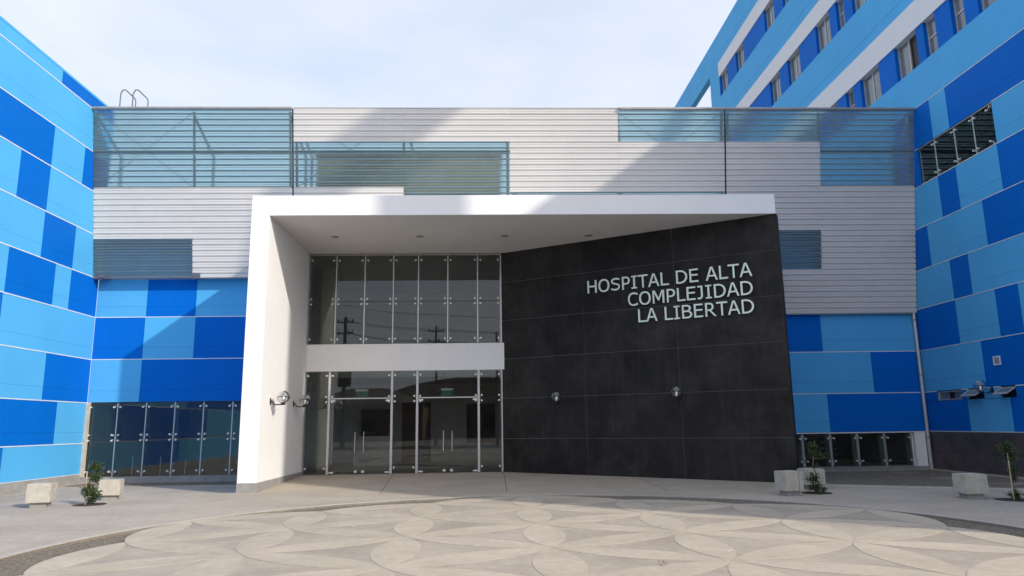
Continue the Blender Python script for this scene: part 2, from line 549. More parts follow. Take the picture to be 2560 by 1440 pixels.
# sloping apron under the canopy
def apz(x, y): return 0.012 + max(0, min(1, (y - 18.2) / 5.16)) * 0.15
ap = MB()
ap.prism([(-6.9, 17.6), (8.6, 17.6), (8.6, 18.2), (-6.9, 18.2)], -0.05, lambda x, y: 0.004 if y < 18 else 0.012)
ap.prism([(-6.9, 18.2), (8.6, 18.2), (8.6, 18.9), (-6.9, 18.9)], -0.05, apz)
ap.prism([(-5.95, 18.9), (8.2, 18.9), (8.2, 19.1), (0.6, 23.6), (-5.95, 23.6)], -0.05, apz)
tag(build(ap, 'entrance_apron', M['apron'], None, (0, 0, 0)), kind='structure')
for (a, b) in (((0.475, 23.3), (0.444, 18.0)), ((-2.95, 23.3), (-2.6, 18.0)), ((4.2, 20.9), (4.3, 18.0))):
    j = MB()
    vs = []
    for p in (a, b):
        for s_ in (-0.005, 0.005): vs.append((p[0] + s_, p[1], apz(*p) + 0.003))
    j.add(vs, [(0, 2, 3, 1)])
    tag(build(j, 'expansion_joint', M['soil'], None, (0, 0, 0)), kind='structure')

# gravel yard on the right with flat concrete slabs
yard = MB().prism([(8.5, 18.45), (10.95, 17.2), (14.1, 15.6), (14.14, 23.2), (8.5, 23.2)], -0.02, 0.012)
tag(build(yard, 'gravel_yard', M['gravel'], None, (0, 0, 0)), kind='stuff',
    label='brown gravel bed between the black wall and the right blue wing', cat='gravel')
kb = MB().prism([(8.45, 18.38), (10.9, 17.12), (14.1, 15.52), (14.1, 15.60), (10.95, 17.2), (8.5, 18.46)], -0.02, 0.03)
tag(build(kb, 'kerb', M['kerb'], None, (0, 0, 0)), kind='structure')
ysl = MB().prism([(-12.4, 22.3), (-6.4, 22.0), (-6.4, 23.2), (-12.4, 23.2)], -0.02, 0.014)
tag(build(ysl, 'gravel_strip', M['gravel'], None, (0, 0, 0)), kind='stuff',
    label='narrow gravel strip along the foot of the left glass front', cat='gravel')
for lab, (x, y, sx, sy, rz) in (('flat square concrete slab lying in the right gravel, farthest back by the downpipe', (12.25, 21.4, 0.75, 0.75, 0.5)),
                                ('flat concrete slab in the right gravel just behind the lone bench cube', (12.15, 19.2, 1.0, 0.8, 0.4)),
                                ('flat concrete slab in the right gravel beside the sapling at the right edge', (12.9, 17.4, 1.5, 0.7, 0.25))):
    o = build(MB().box(-sx / 2, sx / 2, -sy / 2, sy / 2, 0, 0.07), 'concrete_slab', M['soil_slab'], None, (0, 0, 0))
    o.location = (x, y, 0.0); o.rotation_euler.z = rz
    tag(o, lab, 'concrete slab', group='slabs in the right gravel')

def pebbles(name, region, count, label, zmin):
    mb = MB()
    for _ in range(count):
        x, y = region()
        r = random.uniform(0.008, 0.019)
        c = Vector((x, y, zmin + r * 0.3))
        rot = Matrix.Rotation(random.random() * 6.28, 3, 'Z')
        base = [(1, 0, 0), (-1, 0, 0), (0, 1, 0), (0, -1, 0), (0, 0, .6), (0, 0, -.6)]
        vs = [c + rot @ Vector([b[k] * r * random.uniform(.7, 1.2) for k in range(3)]) for b in base]
        mb.add(vs, [(0, 2, 4), (2, 1, 4), (1, 3, 4), (3, 0, 4), (2, 0, 5), (1, 2, 5), (3, 1, 5), (0, 3, 5)])
    tag(build(mb, name, M['pebble'], None, (0, 0, 0)), label, 'pebbles', 'stuff')
def r_yard():
    while True:
        x = random.uniform(8.6, 14.0); y = random.uniform(15.8, 23.1)
        if y > 18.5 - (x - 8.5) * 0.52: return x, y
def r_left(): 
    x = random.uniform(-12.3, -6.5); return x, random.uniform(22.3, 23.15)
def r_ring():
    while True:
        t = random.uniform(0, 6.2832); k = int(t / (2 * math.pi) * NA) % NA
        ro = math.hypot(outline[k][0] - PC[0], outline[k][1] - PC[1])
        if RP - ro > 0.08:
            r = random.uniform(ro + .03, RP - .03)
            return PC[0] + r * math.cos(t), PC[1] + r * math.sin(t)
pebbles('pebbles', r_yard, 9000, 'loose brown pebbles scattered over the right gravel bed', 0.012)
pebbles('pebbles', r_left, 3000, 'loose pebbles at the foot of the left glass front', 0.014)
pebbles('pebbles', r_ring, 9000, 'loose pebbles filling the gravel strip round the plaza', -0.035)

# ------------------------------------------------------------------ blue cladding
def cladding(parent, axis, plane, face, rows, ztops, s0, s1, gap=0.003, t=0.03, zb=None):
    """rows: list of (z0, z1, [boundaries], first_colour). axis 'X': plane X=const and s runs along Y, else plane Y=const."""
    for (z0, z1, bnd, first) in rows:
        e = [s0] + list(bnd) + [s1]
        c = first
        for a, b in zip(e[:-1], e[1:]):
            lo, hi = (a, b) if a < b else (b, a)
            lo += gap; hi -= gap
            if axis == 'X':
                x0, x1 = (plane - t, plane) if face > 0 else (plane, plane + t)
                bx('facade_panel', M['light_blue' if c == 'L' else 'dark_blue'], parent, x0, x1, lo, hi, z0 + 0.014, z1 - 0.014)
            else:
                bx('facade_panel', M['light_blue' if c == 'L' else 'dark_blue'], parent, lo, hi, plane, plane + t, z0 + 0.014, z1 - 0.014)
            c = 'D' if c == 'L' else 'L'

# left wing ---------------------------------------------------------
YN_L = 3.0
lw = thing('left_wing_building', 'sunlit wing on the left clad in light and dark blue panels with white joints', 'building', (XL - 6, 14, 0))
bx('wall_core', M['concrete_core'], lw, -28, XL - 0.031, YN_L, 23.3, -0.1, 12.1)
bx('plinth', M['grey_plinth'], lw, XL - 0.03, XL + 0.012, YN_L, 23.24, -0.1, 0.30)
bx('coping', M['light_blue'], lw, -28, XL - 0.001, YN_L, 23.3, 12.1, 12.165)
r = ROWS
E0 = YN_L; E1 = 24.0
Ls = [
    (r[9], 12.1, [20.28], 'L', 23.29), (r[8], r[9], [4.4, 8.1, 12.5], 'L', 23.29),
    (r[7], r[8], [8.5, 12.9, 20.2, 21.8], 'L', 23.29),
    (r[6], r[7], [9.0, 15.5, 17.0, 18.87, 20.2], 'D', 23.27),
    (r[5], r[6], [6.0, 14.9, 16.2, 20.17, 21.74], 'D', 23.27),
    (r[4], r[5], [7.0, 16.0, 18.84, 20.93, 21.73], 'D', 23.27),
    (r[3], r[4], [7.0, 14.5, 18.81], 'L', 23.27),
    (r[2], r[3], [9.0, 15.7, 20.92], 'D', 23.27),
    (r[1], r[2], [8.1, 13.5, 21.69], 'D' , 23.27),
    (r[0], r[1], [7.0, 16.3, 19.5], 'L', 23.27)]
def fix(first_last, n, last):
    # colour of the first run from the colour of the last run
    return last if n % 2 == 0 else ('D' if last == 'L' else 'L')
last = ['D', 'L', 'D', 'L', 'L', 'D', 'L', 'D', 'L', 'L']
for (z0, z1, b, _, e1), lc in zip(Ls, last):
    cladding(lw, 'X', XL, 1, [(z0, z1, b, fix(0, len(b), lc))], None, E0, e1)
for z in ROWS[0:10]:
    bx('joint_strip', M['joint_white'], lw, XL - 0.02, XL + 0.008, YN_L, 23.29 if z > 9 else 23.26, z - 0.013, z + 0.013)

# right wing and tower -------------------------------------------------
ZR = 16.93
rw = thing('right_wing_tower', 'shaded blue hospital tower on the right with white bands and rows of windows', 'building', (XR + 6, 22, 0))
YN = 4.57; YT0 = 16.0; YT1 = 42.03
CX = XR + 0.30                # face of the core behind the skin
# core in pieces around the strip window room
bx('wall_core', M['concrete_core'], rw, CX, 32, YN, 18.5, -0.1, 12.9)
bx('wall_core', M['concrete_core'], rw, CX, 32, 22.1, YT1, -0.1, 12.9)
bx('wall_core', M['concrete_core'], rw, CX, 32, 18.5, 22.1, -0.1, 9.09)
bx('wall_core', M['concrete_core'], rw, CX, 32, 18.5, 22.1, 10.33, 12.9)
bx('wall_core', M['int_dark'], rw, CX + 3.0, 32, 18.5, 22.1, 9.09, 10.33)
bx('wall_core', M['concrete_core'], rw, CX, 32, YN, YT1, 12.9, ZR)
bx('wall_core', M['concrete_core'], rw, CX, 32, YT0, YT1, ZR, 24.8)
# lower cladding rows, s0 = near end, last colours next to the corner
b6 = 0.30 - 0.012
Rs = [(r[8], r[9], [5.5, 10.0, 14.8, 20.38, 21.2], 'D', 23.27),
      (r[6], r[7], [7.0, 12.0, 16.0, 18.55, 20.35, 21.23], 'L', 23.27),
      (r[5], r[6], [8.0, 11.5, 15.5, 19.43, 22.07], 'D', 23.27),
      (r[4], r[5], [6.0, 14.0, 17.0, 20.33, 21.19], 'L', 23.27),
      (r[3], r[4], [9.0, 13.0, 18.53, 19.43, 21.17], 'D', 23.27),
      (r[2], r[3], [9.0, 13.5, 20.28], 'L', 23.27)]
for (z0, z1, b, lc, e1) in Rs:
    cladding(rw, 'X', XR, -1, [(z0, z1, b, fix(0, len(b), lc))], None, YN, e1)
# strip window row
cladding(rw, 'X', XR, -1, [(r[7], r[8], [7.0, 12.0], 'L')], None, YN, 18.53)
cladding(rw, 'X', XR, -1, [(r[7], r[8], [], 'D')], None, 22.07, 23.27)
# row with the small openings (z 1.223-2.458) : panels cut below the openings
def rowcut(z0, z1, runs):
    for (a, b, c) in runs:
        bx('facade_panel', M['light_blue' if c == 'L' else 'dark_blue'], rw, XR, XR + 0.03, a + .003, b - .003, z0 + .014, z1 - .014)
rowcut(r[1], 2.17, [(YN, 9, 'L'), (9, 14.5, 'D'), (14.5, 17.5, 'L'), (17.5, 19.41, 'D'), (19.41, 21.19, 'L'), (21.19, 23.27, 'D')])
for (a, b, c) in [(YN, 9, 'L'), (9, 14.5, 'D'), (14.5, 17.5, 'L'), (17.5, 19.14, 'D'), (19.72, 20.42, 'L'), (21.11, 21.19, 'L'), (21.19, 21.40, 'D'), (22.62, 23.27, 'D')]:
    bx('facade_panel', M['light_blue' if c == 'L' else 'dark_blue'], rw, XR, XR + 0.03, a + .003, b - .003, 2.144, r[2] - .014)
bx('wall_tile', M['brown_tile'], rw, XR - 0.02, XR + 0.03, YN, 9, 0.02, r[1] - .014)
tl = 9.0
while tl < 23.2:
    e = min(tl + 1.2, 23.24)
    for z0, z1 in ((0.02, 0.61), (0.617, r[1] - 0.014)):
        bx('wall_tile', M['brown_tile'], rw, XR - 0.02, XR + 0.03, tl + .004, e - .004, z0, z1)
    tl = e
bx('base_kerb', M['kerb'], rw, XR - 0.10, XR + .03, YN, 23.2, -0.02, 0.05)
for z in ROWS[1:10]:
    if z < 2.5 and z > 2.4:
        for a, b in ((YN, 19.14), (19.72, 20.42), (21.11, 21.40), (22.62, 23.26)):
            bx('joint_strip', M['joint_white'], rw, XR - 0.008, XR + 0.02, a, b, z - .012, z + .012)
    elif 9 < z < 10.5:
        for a, b in ((YN, 18.53), (22.07, 23.26)):
            bx('joint_strip', M['joint_white'], rw, XR - 0.008, XR + 0.02, a, b, z - .010, z + .010)
    else:
        bx('joint_strip', M['joint_white'], rw, XR - 0.008, XR + 0.02, YN, 23.26, z - .010, z + .010)
# light spandrel bands and white bands
SK = XR
def band(name, m, z0, z1, a=YN, b=YT1, x=SK, t=0.30):
    return bx(name, m, rw, x, XR + t, a, b, z0, z1)
bx('spandrel_band', M['light_blue'], rw, XR + 0.002, XR + 0.30, 23.27, YT1, 11.0, 11.70)
bx('spandrel_band', M['light_blue'], rw, XR + 0.002, XR + 0.299, 23.54, YT1, 8.72, 10.997)
band('spandrel_band', M['light_blue'], 11.704, 12.99)
band('white_band', M['white2'], 14.26, 15.19, YN, 40.33, SK - 0.02)
band('spandrel_band', M['light_blue'], 15.193, 15.60)
band('spandrel_band', M['light_blue'], 15.612, 16.93)
band('white_band', M['white2'], 18.25, 19.11, YT0, 40.33, SK - 0.02)
band('spandrel_band', M['light_blue'], 19.113, 19.55, YT0)
band('spandrel_band', M['light_blue'], 19.562, 20.90, YT0)
band('white_band', M['white2'], 22.17, 23.06, YT0, 40.33, SK - 0.02)
band('spandrel_band', M['light_blue'], 23.063, 23.50, YT0)
band('spandrel_band', M['light_blue'], 23.512, 24.88, YT0)
for z0, z1 in ((12.993, 15.19), (16.933, 19.11), (20.903, 23.06)):
    band('end_pier', M['light_blue'], z0, z1 - .003, 40.335, YT1)
# roof frame: beam over the far gap and over the near gap with its post
rfb = 'roof_beam'
bx(rfb, M['light_blue'], rw, XR, XR + 0.36, YT1 + .003, 66, 23.02, 24.88)
bx('frame_post', M['light_blue'], rw, XR, XR + 0.36, 64.2, 66, -0.1, 23.017)
bx(rfb, M['light_blue'], rw, XR, XR + 0.36, YN, YT0 - .003, 23.02, 24.88)
bx('frame_post', M['light_blue'], rw, XR, XR + 0.36, YN, 6.34, 16.933, 23.017)
# windows
GX = XR + 0.17
def tower_window(y0, y1, z0, z1, kind, open_part=None):
    wn = bx('window', M['alu'], rw, GX - 0.02, GX + 0.03, y0, y0 + 0.05, z0, z1)
    # frame as a ring
    me = MB()
    x0, x1 = GX - 0.03, GX + 0.03
    fw = 0.045
    me.box(x0, x1, y0, y0 + fw, z0, z1).box(x0, x1, y1 - fw, y1, z0, z1)
    me.box(x0, x1, y0 + fw, y1 - fw, z0, z0 + fw).box(x0, x1, y0 + fw, y1 - fw, z1 - fw, z1)
    ym = (y0 + y1) / 2; zm = z0 + (z1 - z0) * 0.52
    if kind == 'wide': me.box(x0, x1, ym - fw / 2, ym + fw / 2, z0 + fw, z1 - fw)
    else: me.box(x0, x1, y0 + fw, y1 - fw, zm - fw / 2, zm + fw / 2)
    o = WP[wn.name]
    me.v = [(v[0] - o[0], v[1] - o[1], v[2] - o[2]) for v in me.v]
    wn.data = me.mesh('window', M['alu'])
    if kind == 'wide':
        ps = [(y0 + fw, ym - fw / 2, z0 + fw, z1 - fw), (ym + fw / 2, y1 - fw, z0 + fw, z1 - fw)]
    else:
        ps = [(y0 + fw, y1 - fw, z0 + fw, zm - fw / 2), (y0 + fw, y1 - fw, zm + fw / 2, z1 - fw)]
    for i, (a, b, c, d) in enumerate(ps):
        if open_part == i:
            bx('pane', M['window_dark'], wn, GX + 0.055, GX + 0.065, a, b, c, d)
        else:
            bx('pane', M['window_glass'], wn, GX - 0.004 + 0.01 * i, GX + 0.004 + 0.01 * i, a, b, c, d)
def window_row(z0, z1, wins, a, b):
    cur = a
    for wv in sorted(wins):
        y0, y1, kind = wv[0], wv[1], wv[2]
        if y0 - cur > 0.05:
            bx('infill_panel', M['dark_blue'], rw, XR + 0.015, XR + 0.299, cur + .002, y0 - .002, z0 + .003, z1 - .003)
        tower_window(y0, y1, z0, z1, kind, wv[3] if len(wv) > 3 else None)
        cur = y1
    if b - cur > 0.05: bx('infill_panel', M['dark_blue'], rw, XR + 0.015, XR + 0.299, cur + .002, b - .002, z0 + .003, z1 - .003)
window_row(12.993, 14.257, [(8.0, 9.3, 'wide'), (11.0, 12.3, 'wide'), (13.4, 14.0, 'n'), (14.9, 15.5, 'n'), (17.2, 18.5, 'wide'), (19.08, 19.66, 'n'), (20.42, 21.03, 'n'),
                            (21.42, 22.70, 'wide', 0), (23.74, 25.04, 'wide'), (25.58, 26.16, 'n'), (26.85, 27.5, 'n'), (29.0, 30.3, 'wide'), (32.0, 33.3, 'wide'), (36, 37.3, 'wide')], YN, 40.33)
window_row(16.933, 18.247, [(17.4, 18.7, 'wide'), (19.9, 20.5, 'n'), (21.0, 22.3, 'wide'), (23.72, 25.0, 'wide'), (25.62, 26.22, 'n'), (26.80, 28.06, 'wide'), (29.72, 31.0, 'wide'), (31.95, 33.15, 'wide'), (36.0, 37.3, 'wide')], YT0, 40.33)
window_row(20.903, 22.167, [(17.4, 18.7, 'wide'), (21.0, 22.3, 'wide'), (24.4, 25.7, 'wide'), (29.65, 30.9, 'wide'), (31.95, 33.15, 'wide'), (36.2, 37.42, 'wide'), (38.95, 40.2, 'wide')], YT0, 40.33)

# strip window with glass fins on the right wing
for y0, y1 in ((18.58, 19.38), (19.38, 20.23), (20.23, 21.2), (21.2, 22.03)):
    bx('glass_pane', M['glass'], rw, XR + 0.03, XR + 0.042, y0 + .006, y1 - .006, 9.13, 10.29)
for y in (19.38, 20.23, 21.2):
    bx('glass_fin', M['fin_light'], rw, XR + 0.05, XR + 0.30, y - 0.045, y + 0.045, 9.13, 10.29)
for y in (19.38, 20.23, 21.2):
    bx('mullion_strip', M['fin'], rw, XR + 0.012, XR + 0.028, y - 0.02, y + 0.02, 9.13, 10.29)
bx('window_jamb', M['fin_light'], rw, XR + 0.045, XR + 0.30, 21.85, 22.045, 9.13, 10.29)
bx('window_sill', M['joint_white'], rw, XR, XR + 0.6, 18.56, 22.05, 9.096, 9.12)
bx('window_lintel', M['steel'], rw, XR, XR + 0.6, 18.56, 22.05, 10.295, 10.325)

# spider fitting mesh (arms spread along x, faces -y)
def spider(arms, r=0.03):
    mb = MB()
    for (ax, az) in arms:
        mb.tube((0, 0.05, 0), (ax, -0.01, az), 0.011, 5)
        mb.tube((ax, -0.045, az), (ax, 0.012, az), r, 8)
    mb.box(-0.02, 0.02, 0.0, 0.07, -0.02, 0.02)
    return mb.mesh('spider_fitting', M['fitting'])
AX, AZ = 0.095, 0.085
SP = {'x': spider([(-AX, AZ), (AX, AZ), (-AX, -AZ), (AX, -AZ)]),
      'top': spider([(-AX, -AZ), (AX, -AZ)]), 'bot': spider([(-AX, AZ), (AX, AZ)]),
      'xr': spider([(AX, AZ), (AX, -AZ)]), 'topr': spider([(AX, -AZ)]), 'botr': spider([(AX, AZ)]),
      'xl': spider([(-AX, AZ), (-AX, -AZ)]), 'topl': spider([(-AX, -AZ)]), 'botl': spider([(-AX, AZ)])}
for y in (19.38, 20.23, 21.2):
    link('spider_fitting', SP['top'], (XR + 0.02, y, 10.26), rw, -math.pi / 2)
    link('spider_fitting', SP['bot'], (XR + 0.02, y, 9.17), rw, -math.pi / 2)
for z, k in ((10.26, 'topl'), (9.17, 'botl')):
    link('spider_fitting', SP[k], (XR + 0.02, 18.66, z), rw, -math.pi / 2)
# small openings near the ground
def ring(x0, x1, y0, y1, z0, z1, fw):
    return MB().box(x0, x1, y0, y0 + fw, z0, z1).box(x0, x1, y1 - fw, y1, z0, z1).box(x0, x1, y0 + fw, y1 - fw, z0, z0 + fw).box(x0, x1, y0 + fw, y1 - fw, z1 - fw, z1)
sw = build(ring(XR + 0.03, XR + 0.12, 21.41, 22.61, 2.175, 2.445, 0.03), 'small_window', M['alu'], rw)
bx('pane', M['window_glass'], sw, XR + .08, XR + .09, 21.44, 21.85, 2.205, 2.415)
bx('pane', M['window_dark'], sw, XR + .12, XR + .13, 21.85, 22.1, 2.205, 2.415)
bx('pane', M['window_glass'], sw, XR + .07, XR + .08, 22.1, 22.58, 2.205, 2.415)
for (a, b) in ((20.43, 21.1), (19.15, 19.71)):
    bx('window_recess', M['window_dark'], rw, XR + 0.14, XR + 0.2, a, b, 2.175, 2.455)
    s_ = MB()
    # top-hung sash swung outwards
    x0, z0 = XR + 0.02, 2.44; x1, z1 = XR - 0.26, 2.27
    def q(u): return (x0 + (x1 - x0) * u, z0 + (z1 - z0) * u)
    for (ya, yb, u0, u1) in ((a, b, 0, .14), (a, b, .86, 1), (a, a + .04, .14, .86), (b - .04, b, .14, .86)):
        (xa, za), (xb, zb) = q(u0), q(u1)
        s_.add([(xa, ya, za), (xb, ya, zb), (xb, yb, zb), (xa, yb, za), (xa, ya, za - .03), (xb, ya, zb - .03), (xb, yb, zb - .03), (xa, yb, za - .03)],
               [(0, 1, 2, 3), (7, 6, 5, 4), (0, 4, 5, 1), (1, 5, 6, 2), (2, 6, 7, 3), (3, 7, 4, 0)])
    sash = build(s_, 'awning_window', M['alu'], rw)
    (xa, za), (xb, zb) = q(.14), q(.86)
    build(MB().add([(xa, a + .04, za - .01), (xb, a + .04, zb - .01), (xb, b - .04, zb - .01), (xa, b - .04, za - .01),
                    (xa, a + .04, za - .018), (xb, a + .04, zb - .018), (xb, b - .04, zb - .018), (xa, b - .04, za - .018)],
                   [(0, 1, 2, 3), (7, 6, 5, 4), (0, 4, 5, 1), (1, 5, 6, 2), (2, 6, 7, 3), (3, 7, 4, 0)]), 'pane', M['window_glass'], sash)
vt = build(ring(XR - 0.025, XR - 0.001, 19.56, 19.84, 3.05, 3.30, 0.035), 'wall_vent', M['joint_white'], rw)
for k in range(5):
    z = 3.09 + k * 0.036
    build(MB().add([(XR - .02, 19.595, z), (XR - .004, 19.595, z + .03), (XR - .004, 19.805, z + .03), (XR - .02, 19.805, z)], [(0, 1, 2, 3)]), 'vent_slat', M['alu'], vt)

# ------------------------------------------------------------------ entrance building (middle)
eb = thing('entrance_building', 'middle block behind the white porch, blue panels above glass fronts', 'building', (0, 27, 0))
W0, W1 = YF + 0.035, YF + 0.25
def core(x0, x1, z0, z1, m='concrete_core', y0=W0, y1=W1): return bx('front_wall', M[m], eb, x0, x1, y0, y1, z0, z1)
core(XL, -6.0, 2.47, 9.1)
core(-6.0, 0.6, 7.22, 9.1)
core(0.6, 9.5, 0, 9.1)
core(9.5, XR, 1.2, 9.1)
core(XL, -6.29, -0.05, 0.205, 'grey_plinth', YF - 0.02)
core(9.0, XR, -0.05, 0.14, 'grey_plinth', YF - 0.02)
core(13.70, 14.05, 0.14, 1.19, 'white', YF)
bx('spandrel_wall', M['white'], eb, -5.82, 0.62, YG - 0.03, YG + 0.3, 3.36, 4.22)
bx('parapet_coping', M['steel'], eb, XL, XR, W0 - .05, W1 + .05, 9.1, 9.14)
bx('roof', M['concrete_core'], eb, XL, XR, W1, 31, 8.4, 8.7)
bx('back_wall', M['int_wall'], eb, XL, XR, 31, 31.3, -0.05, 8.7)
bx('side_wall', M['int_wall'], eb, XL + .002, XL + .1, W1, 31, -0.05, 8.4)
bx('side_wall', M['int_wall'], eb, XR - .1, XR - .002, W1, 31, -0.05, 8.4)
bx('ceiling', M['int_wall'], eb, XL + .1, XR - .1, W1, 31, 7.25, 7.35)
bx('mezzanine', M['int_wall'], eb, XL + .1, XR - .1, 26.5, 31, 3.36, 3.75)
bx('mezzanine', M['int_wall'], eb, XL + .1, -6.2, W1 + .01, 26.5, 2.9, 3.2)
bx('mezzanine', M['int_wall'], eb, 0.8, XR - .1, W1 + .01, 26.5, 2.9, 3.2)
bx('floor_slab', M['int_floor'], eb, XL + .1, XR - .1, W1, 31, -0.05, 0.16)
bx('partition', M['int_wall'], eb, 0.7, 0.85, W1 + .01, 28, 0.16, 2.9)
bx('partition', M['int_wall'], eb, -6.25, -6.1, W1 + .01, 25.0, 0.16, 2.9)
for x in (-5.75, 3.0):
    bx('interior_column', M['int_beige'], eb, x - .22, x + .22, 25.9, 26.3, 0.16, 7.25)
bx('reception_counter', M['int_wall'], eb, -5.1, -3.6, 28.2, 28.8, 0.16, 1.25)
bx('interior_doorway', M['int_dark'], eb, -3.6, -2.4, 30.95, 30.99, 0.16, 2.6)
bx('interior_doorway', M['int_dark'], eb, -0.9, 0.3, 30.95, 30.99, 0.9, 2.5)
bx('cabinet', M['int_dark'], eb, -5.2, -4.1, 30.4, 30.98, 0.16, 2.3)
for x in (-11.6, -10.7, -9.9, -9.3, -8.4, -7.7, -7.2):
    bx('interior_post', M['joint_white'], eb, x, x + 0.03, 24.6, 24.63, 0.16, 0.6 + 0.15 * (int(x * 10) % 3))
for z in (0.45, 0.65, 0.85, 1.05):
    bx('wall_louver', M['steel'], eb, 10.0, 11.9, 24.9, 25.0, z, z + 0.05)

# blue cladding of the block
def fcl(z0, z1, runs):
    for a, b, c in runs:
        bx('facade_panel', M['light_blue' if c == 'L' else 'dark_blue'], eb, a + .003, b - .003, YF, YF + .03, z0 + .014, z1 - .014)
fcl(r[6], r[7], [(XL, -9.34, 'D'), (-9.34, -6.2, 'L'), (-6.2, 2.0, 'D'), (2.0, 11.0, 'L'), (11.0, XR, 'D')])
fcl(r[5], r[6], [(XL, -9.34, 'L'), (-9.34, -6.2, 'D'), (7.95, 11.0, 'L'), (11.0, XR, 'L')])
fcl(r[4], r[5], [(XL, -10.92, 'L'), (-10.92, -9.36, 'D'), (-9.36, -6.2, 'L'), (7.95, 10.97, 'L'), (10.97, XR, 'D')])
fcl(r[3], r[4], [(XL, -10.93, 'D'), (-10.93, -9.34, 'L'), (-9.34, -6.2, 'D'), (7.95, 10.97, 'D'), (10.97, XR - .02, 'L')])
fcl(r[2], r[3], [(XL, -10.925, 'L'), (-10.925, -6.2, 'D'), (7.95, 12.54, 'L'), (12.54, XR - .02, 'D')])
fcl(r[1], r[2], [(7.95, 10.97, 'L'), (10.97, XR - .02, 'D')])
for z in ROWS[2:7]:
    if z > 2.6 : bx('joint_strip', M['joint_white'], eb, XL, -6.28, YF - .008, YF + .02, z - .012, z + .012)
    bx('joint_strip', M['joint_white'], eb, 7.95, XR, YF - .008, YF + .02, z - .012, z + .012)
bx('joint_strip', M['joint_white'], eb, 7.95, XR, YF - .01, YF + .03, 1.19, 1.225)

# glass fronts
def pane(x0, x1, z0, z1, y=YG, name='glass_pane', parent=eb):
    return bx(name, M['glass'], parent, x0 + .006, x1 - .006, y, y + .012, z0, z1)
def fin(x, z0, z1, wd=0.05, y=YG, m='fin', d=0.22):
    return bx('glass_fin', M[m], eb, x - wd / 2, x + wd / 2, y + .016, y + d, z0, z1)
def sp(kind, x, z, y=YG): link('spider_fitting', SP[kind], (x, y - 0.005, z), eb)
# upper front
UX = [-5.80, -4.915, -3.988, -3.059, -2.244, -1.284, -0.309, 0.455]
for i, (a, b) in enumerate(zip(UX[:-1], UX[1:])):
    pane(a, b, 4.235, 5.60); pane(a, b, 5.615, 7.14)
for i, x in enumerate(UX):
    fin(x + (0.03 if i == 0 else (-0.03 if i == 7 else 0)), 4.235, 7.14, 0.045)
    bx('mullion_strip', M['steel_light'], eb, x - .018, x + .018, YG - .012, YG - .001, 4.235, 7.14)
    k = 'r' if i == 0 else ('l' if i == 7 else '')
    sp('top' + k, x, 7.06); sp('x' + k, x, 5.61); sp('bot' + k, x, 4.30)
bx('head_frame', M['steel'], eb, -5.80, 0.47, YG - .02, YG + .05, 7.142, 7.195)
# lower front
LXs = [-5.80, -5.02, -3.044, -2.241, -0.289, 0.455]
for i, (a, b) in enumerate(zip(LXs[:-1], LXs[1:])):
    pane(a, b, 2.49, 3.34)
    if i in (0, 2, 4): pane(a, b, 0.175, 2.475)
for i, x in enumerate(LXs):
    if i in (0, 5):
        fin(x + (0.03 if i == 0 else -0.03), 0.17, 3.34)
        bx('mullion_strip', M['steel_light'], eb, x - .018, x + .018, YG - .012, YG - .001, 0.17, 3.34)
    else: bx('mullion', M['steel_light'], eb, x - .035, x + .035, YG - .04, YG + .12, 0.165, 3.35)
    k = 'r' if i == 0 else ('l' if i == 5 else '')
    sp('top' + k, x, 3.30)
    if i in (0, 5): sp('x' + k, x, 2.47)
    else:
        sp('x', x, 2.47)
    if i in (0, 5): sp('bot' + k, x, 0.26)
    else: sp('botl' if i in (1, 3) else 'botr', x, 0.26)
bx('head_frame', M['steel'], eb, -5.80, 0.47, YG - .015, YG + .05, 3.34, 3.358)
for (a, b) in ((-5.02, -3.044), (-2.241, -0.289)):
    bx('transom', M['steel_light'], eb, a + .035, b - .035, YG - .035, YG + .06, 2.475, 2.54 - .03)
    m_ = (a + b) / 2
    for s_, (p0, p1) in ((-1, (a + .04, m_ - .004)), (1, (m_ + .004, b - .04))):
        dr = bx('glass_door', M['glass'], eb, p0, p1, YG, YG + .012, 0.185, 2.465)
        hx = m_ + s_ * 0.135
        h = MB().tube((hx, YG - .06, 0.82), (hx, YG - .06, 1.45), 0.016, 8)
        h.tube((hx, YG - .06, 0.9), (hx, YG + .002, 0.9), 0.008, 6).tube((hx, YG - .06, 1.37), (hx, YG + .002, 1.37), 0.008, 6)
        build(h, 'door_handle', M['chrome'], dr)
        bx('door_lock', M['fitting'], dr, hx - .02 * s_ - .04, hx - .02 * s_ + .04, YG - .02, YG - .002, 0.20, 0.27)
        hg = p0 + .08 if s_ < 0 else p1 - .08
        bx('door_hinge', M['fitting'], dr, hg - .07, hg + .07, YG - .02, YG - .002, 2.40, 2.45)
        bx('door_hinge', M['fitting'], dr, hg - .07, hg + .07, YG - .02, YG - .002, 0.19, 0.235)
# left glass front
GXs = [XL + .02, -11.574, -10.691, -9.806, -8.919, -8.017, -7.13, -6.3]
for a, b in zip(GXs[:-1], GXs[1:]):
    pane(a, b, 0.21, 1.37, YF + .05); pane(a, b, 1.385, 2.45, YF + .05)
for i, x in enumerate(GXs[:-1]):
    fin(x + (.03 if i == 0 else 0), 0.21, 2.45, 0.05, YF + .05, d=0.3)
    bx('mullion_strip', M['steel_light'], eb, x - .014, x + .014, YF + .035, YF + .048, 0.21, 2.45)
    k = 'r' if i == 0 else ''
    sp('top' + k, x, 2.40, YF + .05); sp('x' + k, x, 1.377, YF + .05); sp('bot' + k, x, 0.27, YF + .05)
bx('wall_jamb', M['concrete'], eb, XL - .02, XL + .10, YF - .06, YF + .04, 0.2, 2.45)
